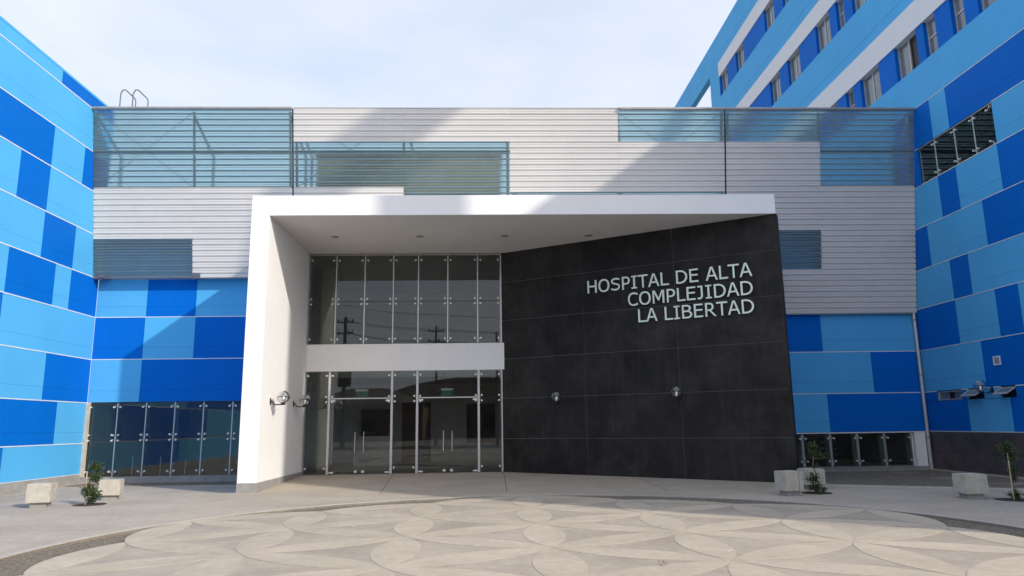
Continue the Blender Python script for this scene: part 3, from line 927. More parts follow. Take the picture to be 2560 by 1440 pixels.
# right glass front
HX = [9.5, 10.061, 10.967, 11.849, 12.733, 13.62]
for a, b in zip(HX[:-1], HX[1:]): pane(a, b, 0.145, 1.19, YF + .05)
for x in HX[1:]:
    fin(x, 0.145, 1.19, 0.09, YF + .05, d=0.3, m='fin_light')
    sp('top', x, 1.12, YF + .05); sp('bot', x, 0.24, YF + .05)
bx('window_board', M['kerb'], eb, 9.0, 13.7, YF - .05, YF + .04, 0.13, 0.143)

# plant room on the roof, seen through the screen
pr = thing('rooftop_plant_room', 'olive grey box on the roof behind the middle screen', 'plant room', (-2.9, 28, 8.7))
bx('wall', M['room_box'], pr, -5.95, 0.50, 24.4, 30, 8.705, 11.0)
bx('roof_slab', M['room_box'], pr, -6.02, 0.57, 24.3, 30.1, 11.002, 11.10)
# ladder hoops above the parapet
ld = thing('roof_ladder', 'two bent tube handrails of a roof ladder against the sky at upper left', 'ladder', (-14.4, 28.6, 12.1))
for dx in (0.0, 0.50):
    pts = [(-14.86 + dx, 28.0, 12.1), (-14.86 + dx, 28.0, 15.1), (-14.80 + dx, 28.03, 15.27), (-14.72 + dx, 28.1, 15.30), (-14.44 + dx, 28.3, 15.03), (-14.40 + dx, 28.33, 14.9), (-14.42 + dx, 28.33, 12.1)]
    h = MB()
    for a, b in zip(pts[:-1], pts[1:]): h.tube(a, b, 0.025, 8)
    build(h, 'handrail', M['steel_dark'], ld)

# downpipe
dp = thing('downpipe', 'grey metal downpipe in the corner beside the right wing', 'pipe', (14.05, 23.2, 0))
build(MB().tube((14.08, 23.19, 0.03), (14.08, 23.19, 5.3), 0.055, 12), 'pipe', M['steel_light'], dp)
for z in (1.0, 3.0, 4.8): build(MB().lathe([(.06, 0), (.066, 0), (.066, .05), (.06, .05)], (14.08, 23.19, z), 12), 'pipe_clip', M['steel'], dp)

# ------------------------------------------------------------------ corrugated screen
KS = 0.175
def SY(z): return 21.98 + KS * (11.72 - z)
PER = 0.18275                       # pitch measured on the slope
DZ = PER / math.hypot(1, KS)
def slat_mesh(wd, m):
    """trapezoid profile, extruded along x; local z up the slope is baked in"""
    prof = [(0.0, 0.0), (0.0, 0.060), (0.014, 0.064), (0.014, 0.067), (0.0, 0.078), (0.0, 0.122), (0.050, 0.134), (0.050, 0.141), (0.002, PER - 0.0006)]
    th = 0.005
    f_ = [(y, s) for y, s in prof]; b_ = [(y + th, s) for y, s in reversed(prof)]
    pts = f_ + b_
    n = len(pts)
    ca = 1 / math.hypot(1, KS); sa = KS * ca
    vs = []
    for x in (0, wd):
        for (y, s) in pts:
            vs.append((x, y * ca - s * sa, s * ca + y * sa))
    fs = [(i, n + i, n + (i + 1) % n, (i + 1) % n) for i in range(n)]
    k = len(prof)
    for j in range(k - 1):
        a, b, c, d = j, j + 1, n - 2 - j, n - 1 - j
        fs.append((a, b, c, d)); fs.append((n + a, n + d, n + c, n + b))
    me = MB().add(vs, fs).mesh('slat', m)
    if m is M['trans_sheet']:
        me.materials.append(M['rail_light']); me.materials.append(M['lap'])
        for p in me.polygons:
            ss_ = [(-sa * v.co.y if False else v.co.z * ca - v.co.y * sa) for v in (me.vertices[i] for i in p.vertices)]
            lo_, hi_ = min(ss_), max(ss_)
            if lo_ > 0.055 and hi_ < 0.0795: p.material_index = 1
            elif lo_ > 0.130: p.material_index = 2
    return me
COLS = [(-12.49, -9.39), (-9.387, -6.235), (-6.175, -2.665), (-2.662, 0.775), (0.778, 4.318), (4.321, 7.82), (7.875, 11.0), (11.003, 14.165)]
SM = {}
for i, (a, b) in enumerate(COLS):
    for mk in ('metal_sheet', 'trans_sheet'):
        SM[(i, mk)] = slat_mesh(b - a, M[mk])
scr = [thing('corrugated_screen', 'left section of the corrugated metal screen, with a large see-through field at its top', 'facade screen', (-9.4, 22.4, 6.39), 'sections of the leaning corrugated screen'),
       thing('corrugated_screen', 'middle section of the corrugated metal screen, right above the white porch', 'facade screen', (0.8, 22.3, 8.9), 'sections of the leaning corrugated screen'),
       thing('corrugated_screen', 'right section of the corrugated metal screen, reaching lowest, beside the shaded wing', 'facade screen', (11.0, 22.6, 5.1), 'sections of the leaning corrugated screen')]
SEC = [0, 0, 1, 1, 1, 1, 2, 2]
NR = [30, 30, 17, 17, 17, 17, 37, 37]
def is_trans(c, k):
    if c in (0, 1) and k <= 13: return True
    if c == 0 and k >= 23: return True
    if c == 2 and 6 <= k <= 13: return True
    if c == 3 and 6 <= k: return True
    if c in (4, 5) and k >= 15: return True
    if c == 5 and k <= 5: return True
    if c == 6 and (k <= 5 or 22 <= k <= 28): return True
    if c == 7 and k <= 13: return True
    return False
ZT = 11.73
for c, (a, b) in enumerate(COLS):
    par = scr[SEC[c]]
    for k in range(NR[c]):
        z = ZT - (k + 1) * DZ
        tr = is_trans(c, k)
        o = link('slat', SM[(c, 'trans_sheet' if tr else 'metal_sheet')], (a, SY(z), z), par)
        if tr: o['label'] = 'see-through blue-green slat'
# frame behind the sheets
def slope_tube(x, z0, z1, off, rr=0.05):
    return MB().tube((x, SY(z0) + off, z0), (x, SY(z1) + off, z1), rr, 8)
for c, par in ((-12.40, scr[0]), (-9.36, scr[0]), (-6.30, scr[0]), (-6.10, scr[1]), (-2.66, scr[1]), (0.70, scr[1]), (4.32, scr[1]), (7.76, scr[1]), (7.96, scr[2]), (11.0, scr[2]), (14.05, scr[2])):
    zb = {0: 6.42, 1: 8.75, 2: 5.15}[scr.index(par)]
    build(slope_tube(c, zb, 11.62, 0.11, 0.04), 'screen_post', M['steel'], par)
    # raking brace back to the parapet
    build(MB().tube((c, SY(11.5) + .12, 11.5), (c + .25, 23.3, 10.55), 0.045, 6).tube((c + .25, 23.3, 10.55), (c + .25, 23.4, 9.1), 0.05, 6), 'screen_brace', M['steel_light'], par)
for par, x0, x1, zz in ((scr[0], -12.49, -6.22, (11.68, 10.36, 9.22)), (scr[1], -6.17, 7.82, (10.36, 8.85)), (scr[2], 7.88, 14.165, (11.68, 10.36, 9.22))):
    for i, z in enumerate(zz):
        build(MB().tube((x0, SY(z) + (-.035 if z > 11.6 else .085), z), (x1, SY(z) + (-.035 if z > 11.6 else .085), z), 0.055 if z > 11.6 else 0.04, 10), 'screen_rail', M['steel'], par)
build(MB().tube((4.33, SY(11.68) - .035, 11.68), (7.82, SY(11.68) - .035, 11.68), 0.055, 10), 'screen_rail', M['steel'], scr[1])
for par, x0, x1, z0, z1 in ((scr[0], -12.4, -9.36, 9.2, 11.6), (scr[0], -9.36, -12.4, 9.2, 11.6), (scr[1], 4.32, 7.76, 9.2, 11.6), (scr[1], 7.76, 4.32, 9.2, 11.6),
                            (scr[2], 14.05, 11.0, 9.2, 11.6), (scr[2], 11.0, 14.05, 9.2, 11.6), (scr[1], -6.1, -2.66, 9.2, 11.6), (scr[1], -2.66, -6.1, 9.2, 11.6)):
    build(MB().tube((x0, SY(z0) + .07, z0), (x1, SY(z1) + .07, z1), 0.010, 5), 'brace_cable', M['black_metal'], par)
bx('flashing', M['room_box'], scr[1], 0.80, 7.80, SY(8.7) + .18, SY(8.7) + .21, 8.2, 9.02)
# bottom closers and brackets
bx('bottom_trim', M['steel_dark'], scr[0], -12.49, -6.3, SY(6.36), SY(6.36) + .10, 6.335, 6.37)
bx('bottom_trim', M['steel'], scr[2], 7.96, 14.16, SY(5.07), SY(5.07) + .07, 5.03, 5.06)
for x in (-12.3, -9.34): bx('bracket', M['steel_dark'], scr[0], x - .05, x + .2, SY(6.5), 23.27, 6.37, 6.47)
for x, z0, par in ((-6.205, 8.8, scr[1]), (7.848, 8.8, scr[2])):
    build(slope_tube(x, z0, 11.7, 0.03, 0.026), 'edge_profile', M['black_metal'], par)

# ------------------------------------------------------------------ white porch
po = thing('entrance_porch', 'big white cantilevered entrance porch frame open to the plaza', 'porch', (0.8, 21, 0))
PY0 = 18.87
leg = MB().box(-6.28, -5.80, PY0, YF - .004, 0.26, 7.205)
build(leg, 'side_wall', M['white'], po)
can = MB().box(-6.28, 7.93, PY0, YF - .004, 7.225, 7.755)
build(can, 'canopy', M['white'], po)
bx('fascia_lip', M['white'], po, -5.80, 7.93, PY0, PY0 + .06, 7.205, 7.224)
bx('corner_fillet', M['white'], po, -6.28, -5.80, PY0, YF - .004, 7.2055, 7.2245)
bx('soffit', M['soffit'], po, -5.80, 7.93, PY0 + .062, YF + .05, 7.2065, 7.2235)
bx('plinth', M['grey_plinth'], po, -6.29, -5.785, PY0 - .01, YF - .004, -0.05, 0.258)
dl = MB().lathe([(0.0, -0.006), (0.085, -0.006), (0.105, -0.012), (0.12, -0.012), (0.12, 0.0)], n=20).mesh('downlight', M['steel'])
for x in (-4.53, -2.0, 0.55, 3.08): link('downlight', dl, (x, 21.14, 7.206), po)

# ------------------------------------------------------------------ black tiled wall
A = Vector((0.455, 23.38, 0)); B = Vector((7.93, 18.87, 0))
Lw = (B - A).length; dw = (B - A).normalized(); nw = Vector((dw.y, -dw.x, 0))     # outward normal to the viewer
if nw.y > 0: nw = -nw
ang = math.atan2(dw.y, dw.x)
bw = thing('black_wall', 'slanting black stone tiled wall carrying the hospital name', 'wall', (4.2, 21.1, 0))
def wbox(s0, s1, o0, o1, z0, z1):
    """box along the wall: s distance from A, o distance in front of the face"""
    pts = []
    for s_, o_ in ((s0, o1), (s1, o1), (s1, o0), (s0, o0)):
        p = A + dw * s_ + nw * o_
        pts.append((p.x, p.y))
    ar = sum(pts[i][0] * pts[(i + 1) % 4][1] - pts[(i + 1) % 4][0] * pts[i][1] for i in range(4))
    if ar < 0: pts.reverse()
    return MB().prism(pts, z0, z1)
bcore = wbox(-0.02, Lw - .005, -0.30, -0.012, -0.05, 7.203)
build(bcore, 'wall_core', M['tile_joint'], bw)
zs = [0.0, 1.18, 2.435, 3.692, 4.94, 6.20, 7.204]; ss = [0.0, 2.905, 5.80, Lw]
for i in range(3):
    for j in range(6):
        build(wbox(ss[i] + (.0045 if i else 0), ss[i + 1] - (.0045 if i < 2 else 0), -0.0118, 0.0, zs[j] + (.0045 if j else -0.04), zs[j + 1] - .0045), 'wall_tile', M['tile'], bw)
build(wbox(Lw - .0048, Lw + .008, -0.30, 0.0, -0.04, 7.203), 'edge_tile', M['tile'], bw)

# lettering
sg = thing('lettering', 'raised pale green letters HOSPITAL DE ALTA COMPLEJIDAD LA LIBERTAD on the black wall', 'sign', tuple(A + dw * 5.9 + nw * .05 + Vector((0, 0, 4.5))))
ADV = dict(H=1.033, O=1.083, S=.94, P=.83, I=.626, T=.848, A=.94, L=.766, D=1.06, E=.87, C=.96, M=1.16, J=.626, B=.943, R=.956)
ADV[' '] = .484
def arc(cx, cy, rx, ry, a0, a1, n=14, e=2.3):
    """superellipse arc, degrees"""
    o = []
    for k in range(n + 1):
        a = RAD(a0 + (a1 - a0) * k / n); c, s_ = math.cos(a), math.sin(a)
        o.append((cx + rx * math.copysign(abs(c) ** (2 / e), c), cy + ry * math.copysign(abs(s_) ** (2 / e), s_)))
    return o
def stroke(pts, t):
    """outline of a centre line with thickness t (number or list)"""
    Lf, Rt = [], []
    for i, p in enumerate(pts):
        q0 = pts[max(0, i - 1)]; q1 = pts[min(len(pts) - 1, i + 1)]
        dx, dy = q1[0] - q0[0], q1[1] - q0[1]; l_ = math.hypot(dx, dy)
        h = t / 2
        Lf.append((p[0] - dy / l_ * h, p[1] + dx / l_ * h)); Rt.append((p[0] + dy / l_ * h, p[1] - dx / l_ * h))
    return Lf + Rt[::-1]
ST = .132; HB = .115
GL = {
 'H': [[(.113, 0), (.113, 1), (.245, 1), (.245, .585), (.788, .585), (.788, 1), (.92, 1), (.92, 0), (.788, 0), (.788, .468), (.245, .468), (.245, 0)]],
 'O': [arc(.542, .5, .475, .52, 0, 345, 23, 2.25), arc(.542, .5, .338, .402, 0, 345, 23, 2.25)],
 'T': [[(.01, .883), (.01, 1), (.838, 1), (.838, .883), (.49, .883), (.49, 0), (.358, 0), (.358, .883)]],
 'I': [[(.08, 0), (.08, .1), (.247, .1), (.247, .9), (.08, .9), (.08, 1), (.546, 1), (.546, .9), (.379, .9), (.379, .1), (.546, .1), (.546, 0)]],
 'L': [[(.113, 0), (.113, 1), (.245, 1), (.245, .118), (.76, .118), (.76, 0)]],
 'E': [[(.113, 0), (.113, 1), (.79, 1), (.79, .883), (.245, .883), (.245, .60), (.75, .60), (.75, .483), (.245, .483), (.245, .118), (.79, .118), (.79, 0)]],
 'A': [[(.012, 0), (.383, 1), (.557, 1), (.928, 0), (.787, 0), (.689, .275), (.247, .275), (.149, 0)], [(.289, .39), (.647, .39), (.468, .885)]],
 'M': [[(.113, 0), (.113, 1), (.295, 1), (.583, .40), (.865, 1), (1.047, 1), (1.047, 0), (.915, 0), (.915, .83), (.625, .215), (.532, .215), (.237, .83), (.237, 0)]],
 'P': [[(.113, 0), (.113, 1)] + [(.40, 1)] + arc(.43, .69, .345, .31, 88, -88, 12, 2.2) + [(.40, .38), (.245, .38), (.245, 0)],
       [(.245, .885), (.40, .885)] + arc(.43, .69, .21, .195, 86, -86, 10, 2.2) + [(.40, .495), (.245, .495)]],
 'R': [[(.113, 0), (.113, 1)] + [(.40, 1)] + arc(.42, .705, .335, .295, 88, -60, 11, 2.2) + [(.545, .43), (.955, 0), (.782, 0), (.415, .41), (.245, .41), (.245, 0)],
       [(.245, .885), (.40, .885)] + arc(.42, .705, .20, .18, 86, -86, 10, 2.2) + [(.40, .52), (.245, .52)]],
 'D': [[(.113, 0), (.113, 1), (.42, 1)] + arc(.42, .5, .57, .5, 86, -86, 20, 2.1) + [(.42, 0)],
       [(.245, .885), (.42, .885)] + arc(.42, .5, .432, .385, 84, -84, 18, 2.1) + [(.42, .115), (.245, .115)]],
 'B': [[(.113, 0), (.113, 1), (.42, 1)] + arc(.46, .755, .345, .245, 86, -70, 10, 2.2) + arc(.50, .285, .385, .285, 70, -86, 11, 2.2) + [(.45, 0)],
       [(.245, .888), (.42, .888)] + arc(.45, .735, .215, .153, 84, -84, 9, 2.2) + [(.42, .582), (.245, .582)],
       [(.245, .475), (.45, .475)] + arc(.49, .295, .255, .18, 84, -84, 9, 2.2) + [(.45, .115), (.245, .115)]],
 'C': [stroke([(.895, .865), (.80, .915)] + arc(.545, .5, .405, .458, 62, 298, 20, 2.25) + [(.80, .085), (.895, .135)], .125)],
 'S': [stroke([(.815, .85), (.70, .905), (.55, .938), (.40, .93), (.26, .885), (.175, .80), (.165, .71), (.215, .62), (.33, .565), (.50, .522), (.66, .478), (.755, .41),
               (.785, .31), (.765, .20), (.68, .115), (.55, .07), (.40, .062), (.24, .09), (.105, .16)], .122)],
 'J': [stroke([(.10, .945), (.25, .9451), (.355, .9452)], .11), stroke([(.42, 1.0), (.42, .30), (.405, .18), (.34, .09), (.22, .058), (.09, .075)], .13)],
}
gm = {}
def glyph(ch):
    cu = bpy.data.curves.new('letter', 'CURVE')
    cu.dimensions = '2D'; cu.fill_mode = 'BOTH'; cu.extrude = 0.024
    for poly in GL[ch]:
        sp_ = cu.splines.new('POLY')
        sp_.points.add(len(poly) - 1)
        for p_, (x, y) in zip(sp_.points, poly): p_.co = (x * CAP, y * CAP, 0, 1)
        sp_.use_cyclic_u = True
    ob = bpy.data.objects.new('tmp', cu)
    COL.objects.link(ob)
    bpy.context.view_layer.update()
    me = bpy.data.meshes.new_from_object(ob)
    bpy.data.objects.remove(ob)
    me.transform(Matrix.Translation((0, 0.024, 0)) @ Matrix.Rotation(RAD(90), 4, 'X'))
    me.materials.clear()
    me.materials.append(M['letter'])
    me.name = 'letter'
    return me
CAP = 0.385
LINES = [('HOSPITAL DE ALTA', 5.525, 3.10, 7.985), ('COMPLEJIDAD', 5.015, 4.40, 7.99), ('LA LIBERTAD', 4.505, 4.68, 7.985)]
for txt, z0, s0, s1 in LINES:
    tot = sum(ADV[c] for c in txt)
    k = (s1 - s0) / (tot - .14)
    s_ = s0 - .07 * k
    for ch in txt:
        if ch != ' ':
            if ch not in gm: gm[ch] = glyph(ch)
            p = A + dw * s_ + nw * 0.085
            o = link('letter', gm[ch], (p.x, p.y, z0), sg, ang)
            o.scale = (k / CAP, 1, 1)
            for e in (.25, .75):
                pass
        s_ += ADV[ch] * k

# ------------------------------------------------------------------ globe lamps
globe_me = MB().lathe([(0.001, .165), (.05, .157), (.09, .138), (.125, .107), (.15, .068), (.163, .02), (.165, 0), (.160, -.045), (.145, -.08), (.12, -.113), (.085, -.14), (.06, -.153)], n=20).mesh('globe', M['glass_clear'])
ringm = MB().lathe([(.166, -.006), (.172, -.006), (.172, .008), (.166, .008), (.166, -.006)], n=20).mesh('band', M['black_metal'])
refl = MB()
for k in range(6):
    z = 0.03 + k * 0.019; rr = 0.088 - k * 0.009
    refl.lathe([(rr * .55, z + .010), (rr, z), (rr, z + .004), (rr * .55, z + .014)], n=16)
refl_me = refl.mesh('reflector', M['steel_light'])
chr_me = MB().lathe([(.001, -.15), (.048, -.15), (.052, -.14), (.052, -.01), (.045, 0.0), (.001, 0.005)], n=16).mesh('lamp_core', M['chrome'])
cap_me = MB().lathe([(.001, -.215), (.035, -.215), (.062, -.19), (.062, -.152), (.04, -.145)], n=16).mesh('socket', M['black_metal'])
arm = MB()
arm.box(-0.05, 0.05, -0.012, 0.0, -0.20, -0.03)
arm.tube((0, -0.01, -.09), (0, -.12, -.20), 0.016, 8).tube((0, -.12, -.20), (0, -.34, -.20), 0.016, 8)
arm_me = arm.mesh('bracket', M['black_metal'])
def lamp(px, py, pz, nx, ny, label):
    """px,py,pz: point on the wall behind the globe centre; n: outward normal"""
    t = thing('globe_wall_lamp', label, 'wall lamp', (px, py, pz), 'clear globe lamps on black brackets')
    c = (px + nx * .34, py + ny * .34, pz)
    link('globe', globe_me, c, t); link('band', ringm, c, t); link('reflector', refl_me, c, t)
    link('lamp_core', chr_me, c, t); link('socket', cap_me, c, t)
    link('bracket', arm_me, (px + nx * .001, py + ny * .001, pz), t, math.atan2(ny, nx) + math.pi / 2)
for s_, z, lab in ((2.10, 2.43, 'clear globe lamp on the black wall, nearer to the glass doors'), (5.79, 2.45, 'clear globe lamp on the black wall under the lettering, nearer to the plaza')):
    p = A + dw * s_
    lamp(p.x, p.y, z, nw.x, nw.y, lab)
lamp(-5.80, 19.72, 2.42, 1, 0, 'clear globe lamp on the white porch side wall, nearest the plaza')
lamp(-5.80, 22.05, 2.42, 1, 0, 'clear globe lamp on the white porch side wall, overlapping the glass front')
lamp(XR, 20.05, 2.50, -1, 0, 'globe lamp on the blue right wing between the small tilted windows')

# exit signs hanging in the lobby
for x, lab in ((-4.44, 'green hanging exit sign behind the left glass doors'), (-1.44, 'green hanging exit sign behind the right glass doors')):
    x *= .932; e = thing('exit_sign', lab, 'exit sign', (x, 24.2, 2.5), 'hanging signs inside the lobby')
    bx('housing', M['joint_white'], e, x - .20, x + .20, 24.16, 24.24, 2.75, 2.82)
    bx('sign_plate', M['green_sign'], e, x - .18, x + .18, 24.185, 24.215, 2.55, 2.748)
    build(MB().tube((x - .12, 24.2, 2.82), (x - .12, 24.2, 7.25), .006, 4).tube((x + .12, 24.2, 2.82), (x + .12, 24.2, 7.25), .006, 4), 'hanging_wire', M['steel'], e)

# ------------------------------------------------------------------ bench cubes
def bench(x, y, rz, s_, h, label, crack=False):
    t = thing('bench_cube', label, 'bench cube', (x, y, 0), 'concrete seat cubes on the forecourt')
    bm = bmesh.new()
    bmesh.ops.create_cube(bm, size=1.0)
    for v in bm.verts:
        v.co.x *= s_; v.co.y *= s_; v.co.z = v.co.z * (h - .10) + (h + .10) / 2
        v.co.x += random.uniform(-.006, .006); v.co.z += random.uniform(-.004, .004)
    bmesh.ops.bevel(bm, geom=bm.edges[:], offset=0.012, segments=2, affect='EDGES')
    me = bpy.data.meshes.new('seat_block'); bm.to_mesh(me); bm.free()
    me.materials.append(M['concrete'])
    link('seat_block', me, (x, y, 0), t, rz)
    b = s_ * .35
    bb = MB().box(-b, b, -b, b, -0.02, 0.101).mesh('foot_block', M['grey_plinth'])
    link('foot_block', bb, (x, y, 0), t, rz)
    if crack:
        cm = MB()
        pz = [.11, .2, .27, .35, .43, h - .01]
        for a, c in zip(pz[:-1], pz[1:]):
            o0 = .1 + random.uniform(-.006, .006)
            cm.box(o0, o0 + .008, -s_ / 2 - .002, -s_ / 2 + .01, a, c + .01)
        link('crack', cm.mesh('crack', M['soil']), (x, y, 0), t, rz)
bench(-9.68, 16.55, RAD(14), 0.46, 0.50, 'weathered concrete seat cube farthest left on the forecourt')
bench(-8.95, 18.05, RAD(16), 0.46, 0.46, 'concrete seat cube right of the left sapling')
bench(6.62, 16.25, RAD(12), 0.44, 0.52, 'concrete seat cube with a vertical crack in front of the black wall end', True)
bench(7.74, 17.65, RAD(8), 0.46, 0.47, 'concrete seat cube half hidden behind the middle sapling')
bench(9.86, 14.98, RAD(-3), 0.46, 0.49, 'stained concrete seat cube standing alone at right')

# ------------------------------------------------------------------ saplings
def sapling(x, y, h, label, clumps, stake, nleaf, cr=0.16):
    t = thing('sapling', label, 'sapling', (x, y, 0), 'young trees in soil pits')
    # trunk as chain
    tr = MB(); p = Vector((x, y, 0.0)); top = []
    N = 8
    pts = [p]
    for k in range(1, N + 1):
        pts.append(Vector((x + random.uniform(-.02, .02) + 0.04 * math.sin(k), y + random.uniform(-.02, .02), h * k / N)))
    for k in range(N): tr.tube(pts[k], pts[k + 1], 0.016 - .0012 * k, 6, 0.016 - .0012 * (k + 1))
    build(tr, 'trunk', M['bark'], t)
    br = MB(); lf = MB()
    for (cx, cy, cz, rr, cnt) in clumps:
        c = Vector((x + cx, y + cy, cz))
        base = pts[min(N, max(0, int(cz / h * N)))]
        if (c - base).length > .04: br.tube(base, c, .008, 5, .003)
        for _ in range(max(3, cnt // 6)):
            d = Vector((random.gauss(0, 1), random.gauss(0, 1), random.gauss(0, .7)))
            d.normalize()
            e = c + d * rr * random.uniform(.6, 1.0)
            br.tube(c, e, .004, 4, .002)
            # leaves along twig
            for _ in range(14):
                q = c.lerp(e, random.uniform(.15, 1.1)) + Vector((random.gauss(0, .016), random.gauss(0, .016), random.gauss(0, .016)))
                L_ = random.uniform(.050, .095); W_ = L_ * random.uniform(.26, .4)
                u = Vector((random.gauss(0, 1), random.gauss(0, 1), random.gauss(-.4, .6))).normalized()
                v = u.cross(Vector((random.gauss(0, .5), random.gauss(0, .5), 1))).normalized()
                n_ = u.cross(v)
                lf.add([q, q + u * L_ * .45 + v * W_ * .5 + n_ * .004, q + u * L_ - n_ * .012, q + u * L_ * .45 - v * W_ * .5 + n_ * .004], [(0, 1, 2), (0, 2, 3)])
    build(br, 'branches', M['bark'], t)
    # islands must stay per leaf
    build(lf, 'foliage', M['leaf'], t)
    if stake:
        build(MB().tube((x + stake[0], y + stake[1], 0), (x + stake[0] * 1.2, y + stake[1], stake[2]), .012, 6), 'stake', M['stake'], t)
    # soil pit
    ps = []
    for k in range(14):
        a = 2 * math.pi * k / 14
        ps.append((x + .34 * math.cos(a) * random.uniform(.88, 1.1), y + .34 * math.sin(a) * random.uniform(.88, 1.1)))
    tag(build(MB().prism(ps, -.02, .010), 'soil_pit', M['soil'], None), kind='structure')
sapling(-8.78, 16.85, 0.92, 'bushy sapling with three leaf clumps between the two left bench cubes',
        [(0.05, 0, .82, .15, 130), (.09, 0, .58, .16, 150), (-.03, 0, .32, .20, 200), (.12, 0, .2, .14, 100), (0, 0, .08, .07, 30)], (-.10, -.02, .72), 500)
sapling(7.38, 16.6, 1.18, 'thin leafy sapling in front of the half hidden bench cube near the black wall',
        [(-.02, 0, 1.05, .15, 110), (.04, 0, .88, .14, 100), (.18, 0, .80, .09, 30), (0, 0, .60, .06, 20), (-.05, 0, .32, .16, 110), (0, 0, .14, .17, 130), (.16, 0, .08, .09, 30)], None, 400)
sapling(10.42, 14.55, 1.16, 'sapling with a yellow cane and round top at the right edge',
        [(-.03, 0, 1.02, .15, 120), (.08, 0, .86, .15, 120), (.07, 0, .6, .08, 40), (.05, 0, .42, .05, 16), (.05, 0, .10, .13, 90)], (-.02, -.03, .9), 400)

# dry leaf litter and scraps
lt = MB()
for k in range(8):
    q = Vector((1.97 + random.uniform(-.05, .05), 8.62 + random.uniform(-.03, .03), .010 + random.uniform(0, .02)))
    u = Vector((random.gauss(0, 1), random.gauss(0, 1), random.gauss(0, .5))).normalized(); v = u.cross(Vector((0, .3, 1))).normalized()
    lt.add([q, q + u * .025 + v * .013 + Vector((0, 0, .006)), q + u * .05, q + u * .025 - v * .013 + Vector((0, 0, .007))], [(0, 1, 2), (0, 2, 3)])
tag(build(lt, 'dry_leaf_clump', M['dry_leaf'], None), 'small curled brown dry leaves lying on the plaza petals', 'dry leaves')
for i, (x, y) in enumerate(((3.25, 14.2), (9.6, 13.6), (3.0, 9.4), (-2.2, 12.3))):
    o = build(MB().add([(x, y, .009), (x + .07, y + .01, .018), (x + .06, y + .05, .010), (x, y + .045, .014)], [(0, 1, 2, 3)]), 'paper_scrap', M['paper'], None)
    tag(o, 'tiny white paper scrap on the paving ' + ['behind the middle of the plaza', 'in front of the lone bench cube', 'on the near right petals', 'on the left petals'][i], 'litter', group='paper scraps')

# ------------------------------------------------------------------ street behind the viewer (seen in the glass)
def upole(x, y, h, label, rr=0.13, cross=True):
    t = thing('utility_pole', label, 'utility pole', (x, y, 0), 'utility poles along the street')
    build(MB().tube((x, y, -.1), (x, y, h), rr, 10, rr * .7), 'pole', M['wood_pole'], t)
    if cross:
        a = MB()
        for dz in (.5, 1.4): a.box(x - .7, x + .7, y - .06, y + .06, h - dz, h - dz + .1)
        build(a, 'cross_arm', M['wood_pole'], t)
        i_ = MB()
        for dz in (.5, 1.4):
            for dx in (-.6, 0.25, .6): i_.lathe([(.03, 0), (.07, .04), (.04, .1), (.07, .14), (.03, .22)], (x + dx, y, h - dz + .1), 8)
        build(i_, 'insulators', M['wood_pole'], t)
    return t
upole(-11.9, -14.0, 10.7, 'utility pole across the street, leftmost in the door reflections', .2)
t_ = [o for o in COL.objects if o.name.startswith('utility_pole')][-1]
build(MB().box(-12.4, -11.4, -14.5, -13.9, 4.9, 6.4), 'transformer', M['wood_pole'], t_)
upole(-4.3, -14.0, 9.9, 'utility pole across the street, middle of the door reflections')
upole(0.8, -15.5, 9.5, 'thin utility pole across the street, right in the door reflections', .12, False)
upole(16.0, -14.0, 10.2, 'utility pole across the street, far right behind the viewer')
upole(-30.0, -14.0, 10.4, 'utility pole across the street, far left behind the viewer')
xs_ = [(-60, 10.2), (-30, 10.2), (-11.9, 10.4), (-4.3, 9.6), (16, 10.0), (60, 10.2)]
for j, (dz, dy) in enumerate(((0, -.5), (0, .5), (-1.0, -.4), (-1.0, .4), (1.3, 0))):
    wv = MB()
    for (xa, za), (xb, zb) in zip(xs_[:-1], xs_[1:]):
        prev = None
        for k in range(9):
            u = k / 8
            p = (xa + (xb - xa) * u, -14 + dy, za + dz + (zb - za) * u - 4 * u * (1 - u) * min(.8, abs(xb - xa) * .03))
            if prev: wv.tube(prev, p, .022, 4)
            prev = p
    tag(build(wv, 'power_line', M['black_metal'], None), 'overhead power line across the street ' + ['on the far side, upper arm', 'on the near side, upper arm', 'on the far side, lower arm', 'on the near side, lower arm', 'highest of all'][j], 'power line', group='power lines')
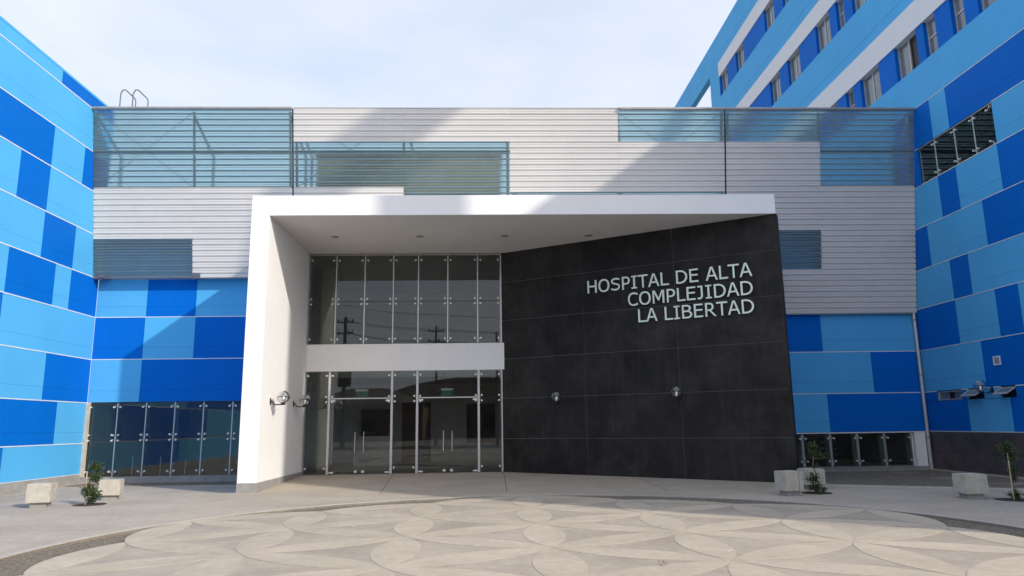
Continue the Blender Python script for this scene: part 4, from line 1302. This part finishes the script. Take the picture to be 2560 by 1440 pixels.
def house(x0, x1, y0, y1, h, rh, label, wall='house', roof='roof_tile'):
    t = thing('house', label, 'house', ((x0 + x1) / 2, (y0 + y1) / 2, 0), 'houses across the street')
    bx('wall', M[wall], t, x0, x1, y0, y1, -.1, h)
    cx = (x0 + x1) / 2; cy = (y0 + y1) / 2; rx = (x1 - x0) * .18; e = .5
    vs = [(x0 - e, y0 - e, h), (x1 + e, y0 - e, h), (x1 + e, y1 + e, h), (x0 - e, y1 + e, h), (cx - rx, cy, h + rh), (cx + rx, cy, h + rh)]
    build(MB().add(vs, [(0, 3, 2, 1), (0, 1, 5, 4), (1, 2, 5), (2, 3, 4, 5), (3, 0, 4)]), 'roof', M[roof], t)
    n = int((x1 - x0) / 3.2)
    for k in range(n):
        a = x0 + 1 + k * (x1 - x0 - 1.5) / n
        wn = bx('window', M['int_dark'], t, a, a + 1.2, y1, y1 + .04, 1.0, 2.3)
        bx('frame', M['alu'], wn, a - .06, a + 1.26, y1, y1 + .03, .92, .99)
house(-44, -24, -46, -34, 5.0, 3.0, 'long low brown house, leftmost across the street')
house(-23, -8, -58, -44, 4.4, 2.2, 'brown hipped roof house straight across the street, second from left')
hl = thing('hall', 'large brown hall with a low curved roof, behind the houses across the street', 'hall', (-1, -66, 0))
bx('wall', M['house'], hl, -14, 11, -75, -58, -.1, 5.0)
vs = []; NN = 16
for yy in (-75.4, -57.6):
    for k in range(NN + 1):
        a = math.pi * k / NN
        vs.append((-1.5 - 13.2 * math.cos(a), yy, 5.0 + 3.4 * math.sin(a)))
fs = [(k, k + 1, NN + 2 + k, NN + 1 + k) for k in range(NN)] + [tuple(range(NN, -1, -1)), tuple(range(NN + 1, 2 * NN + 2))]
build(MB().add(vs, fs), 'roof', M['roof_tile'], hl)
for k in range(6): bx('window', M['int_dark'], hl, -12 + k * 3.8, -10 + k * 3.8, -58, -57.96, 1.2, 3.2)
house(12, 30, -50, -36, 4.6, 3.2, 'brown low house, right across the street')
house(33, 54, -50, -36, 5.4, 2.6, 'brown low house, rightmost across the street')
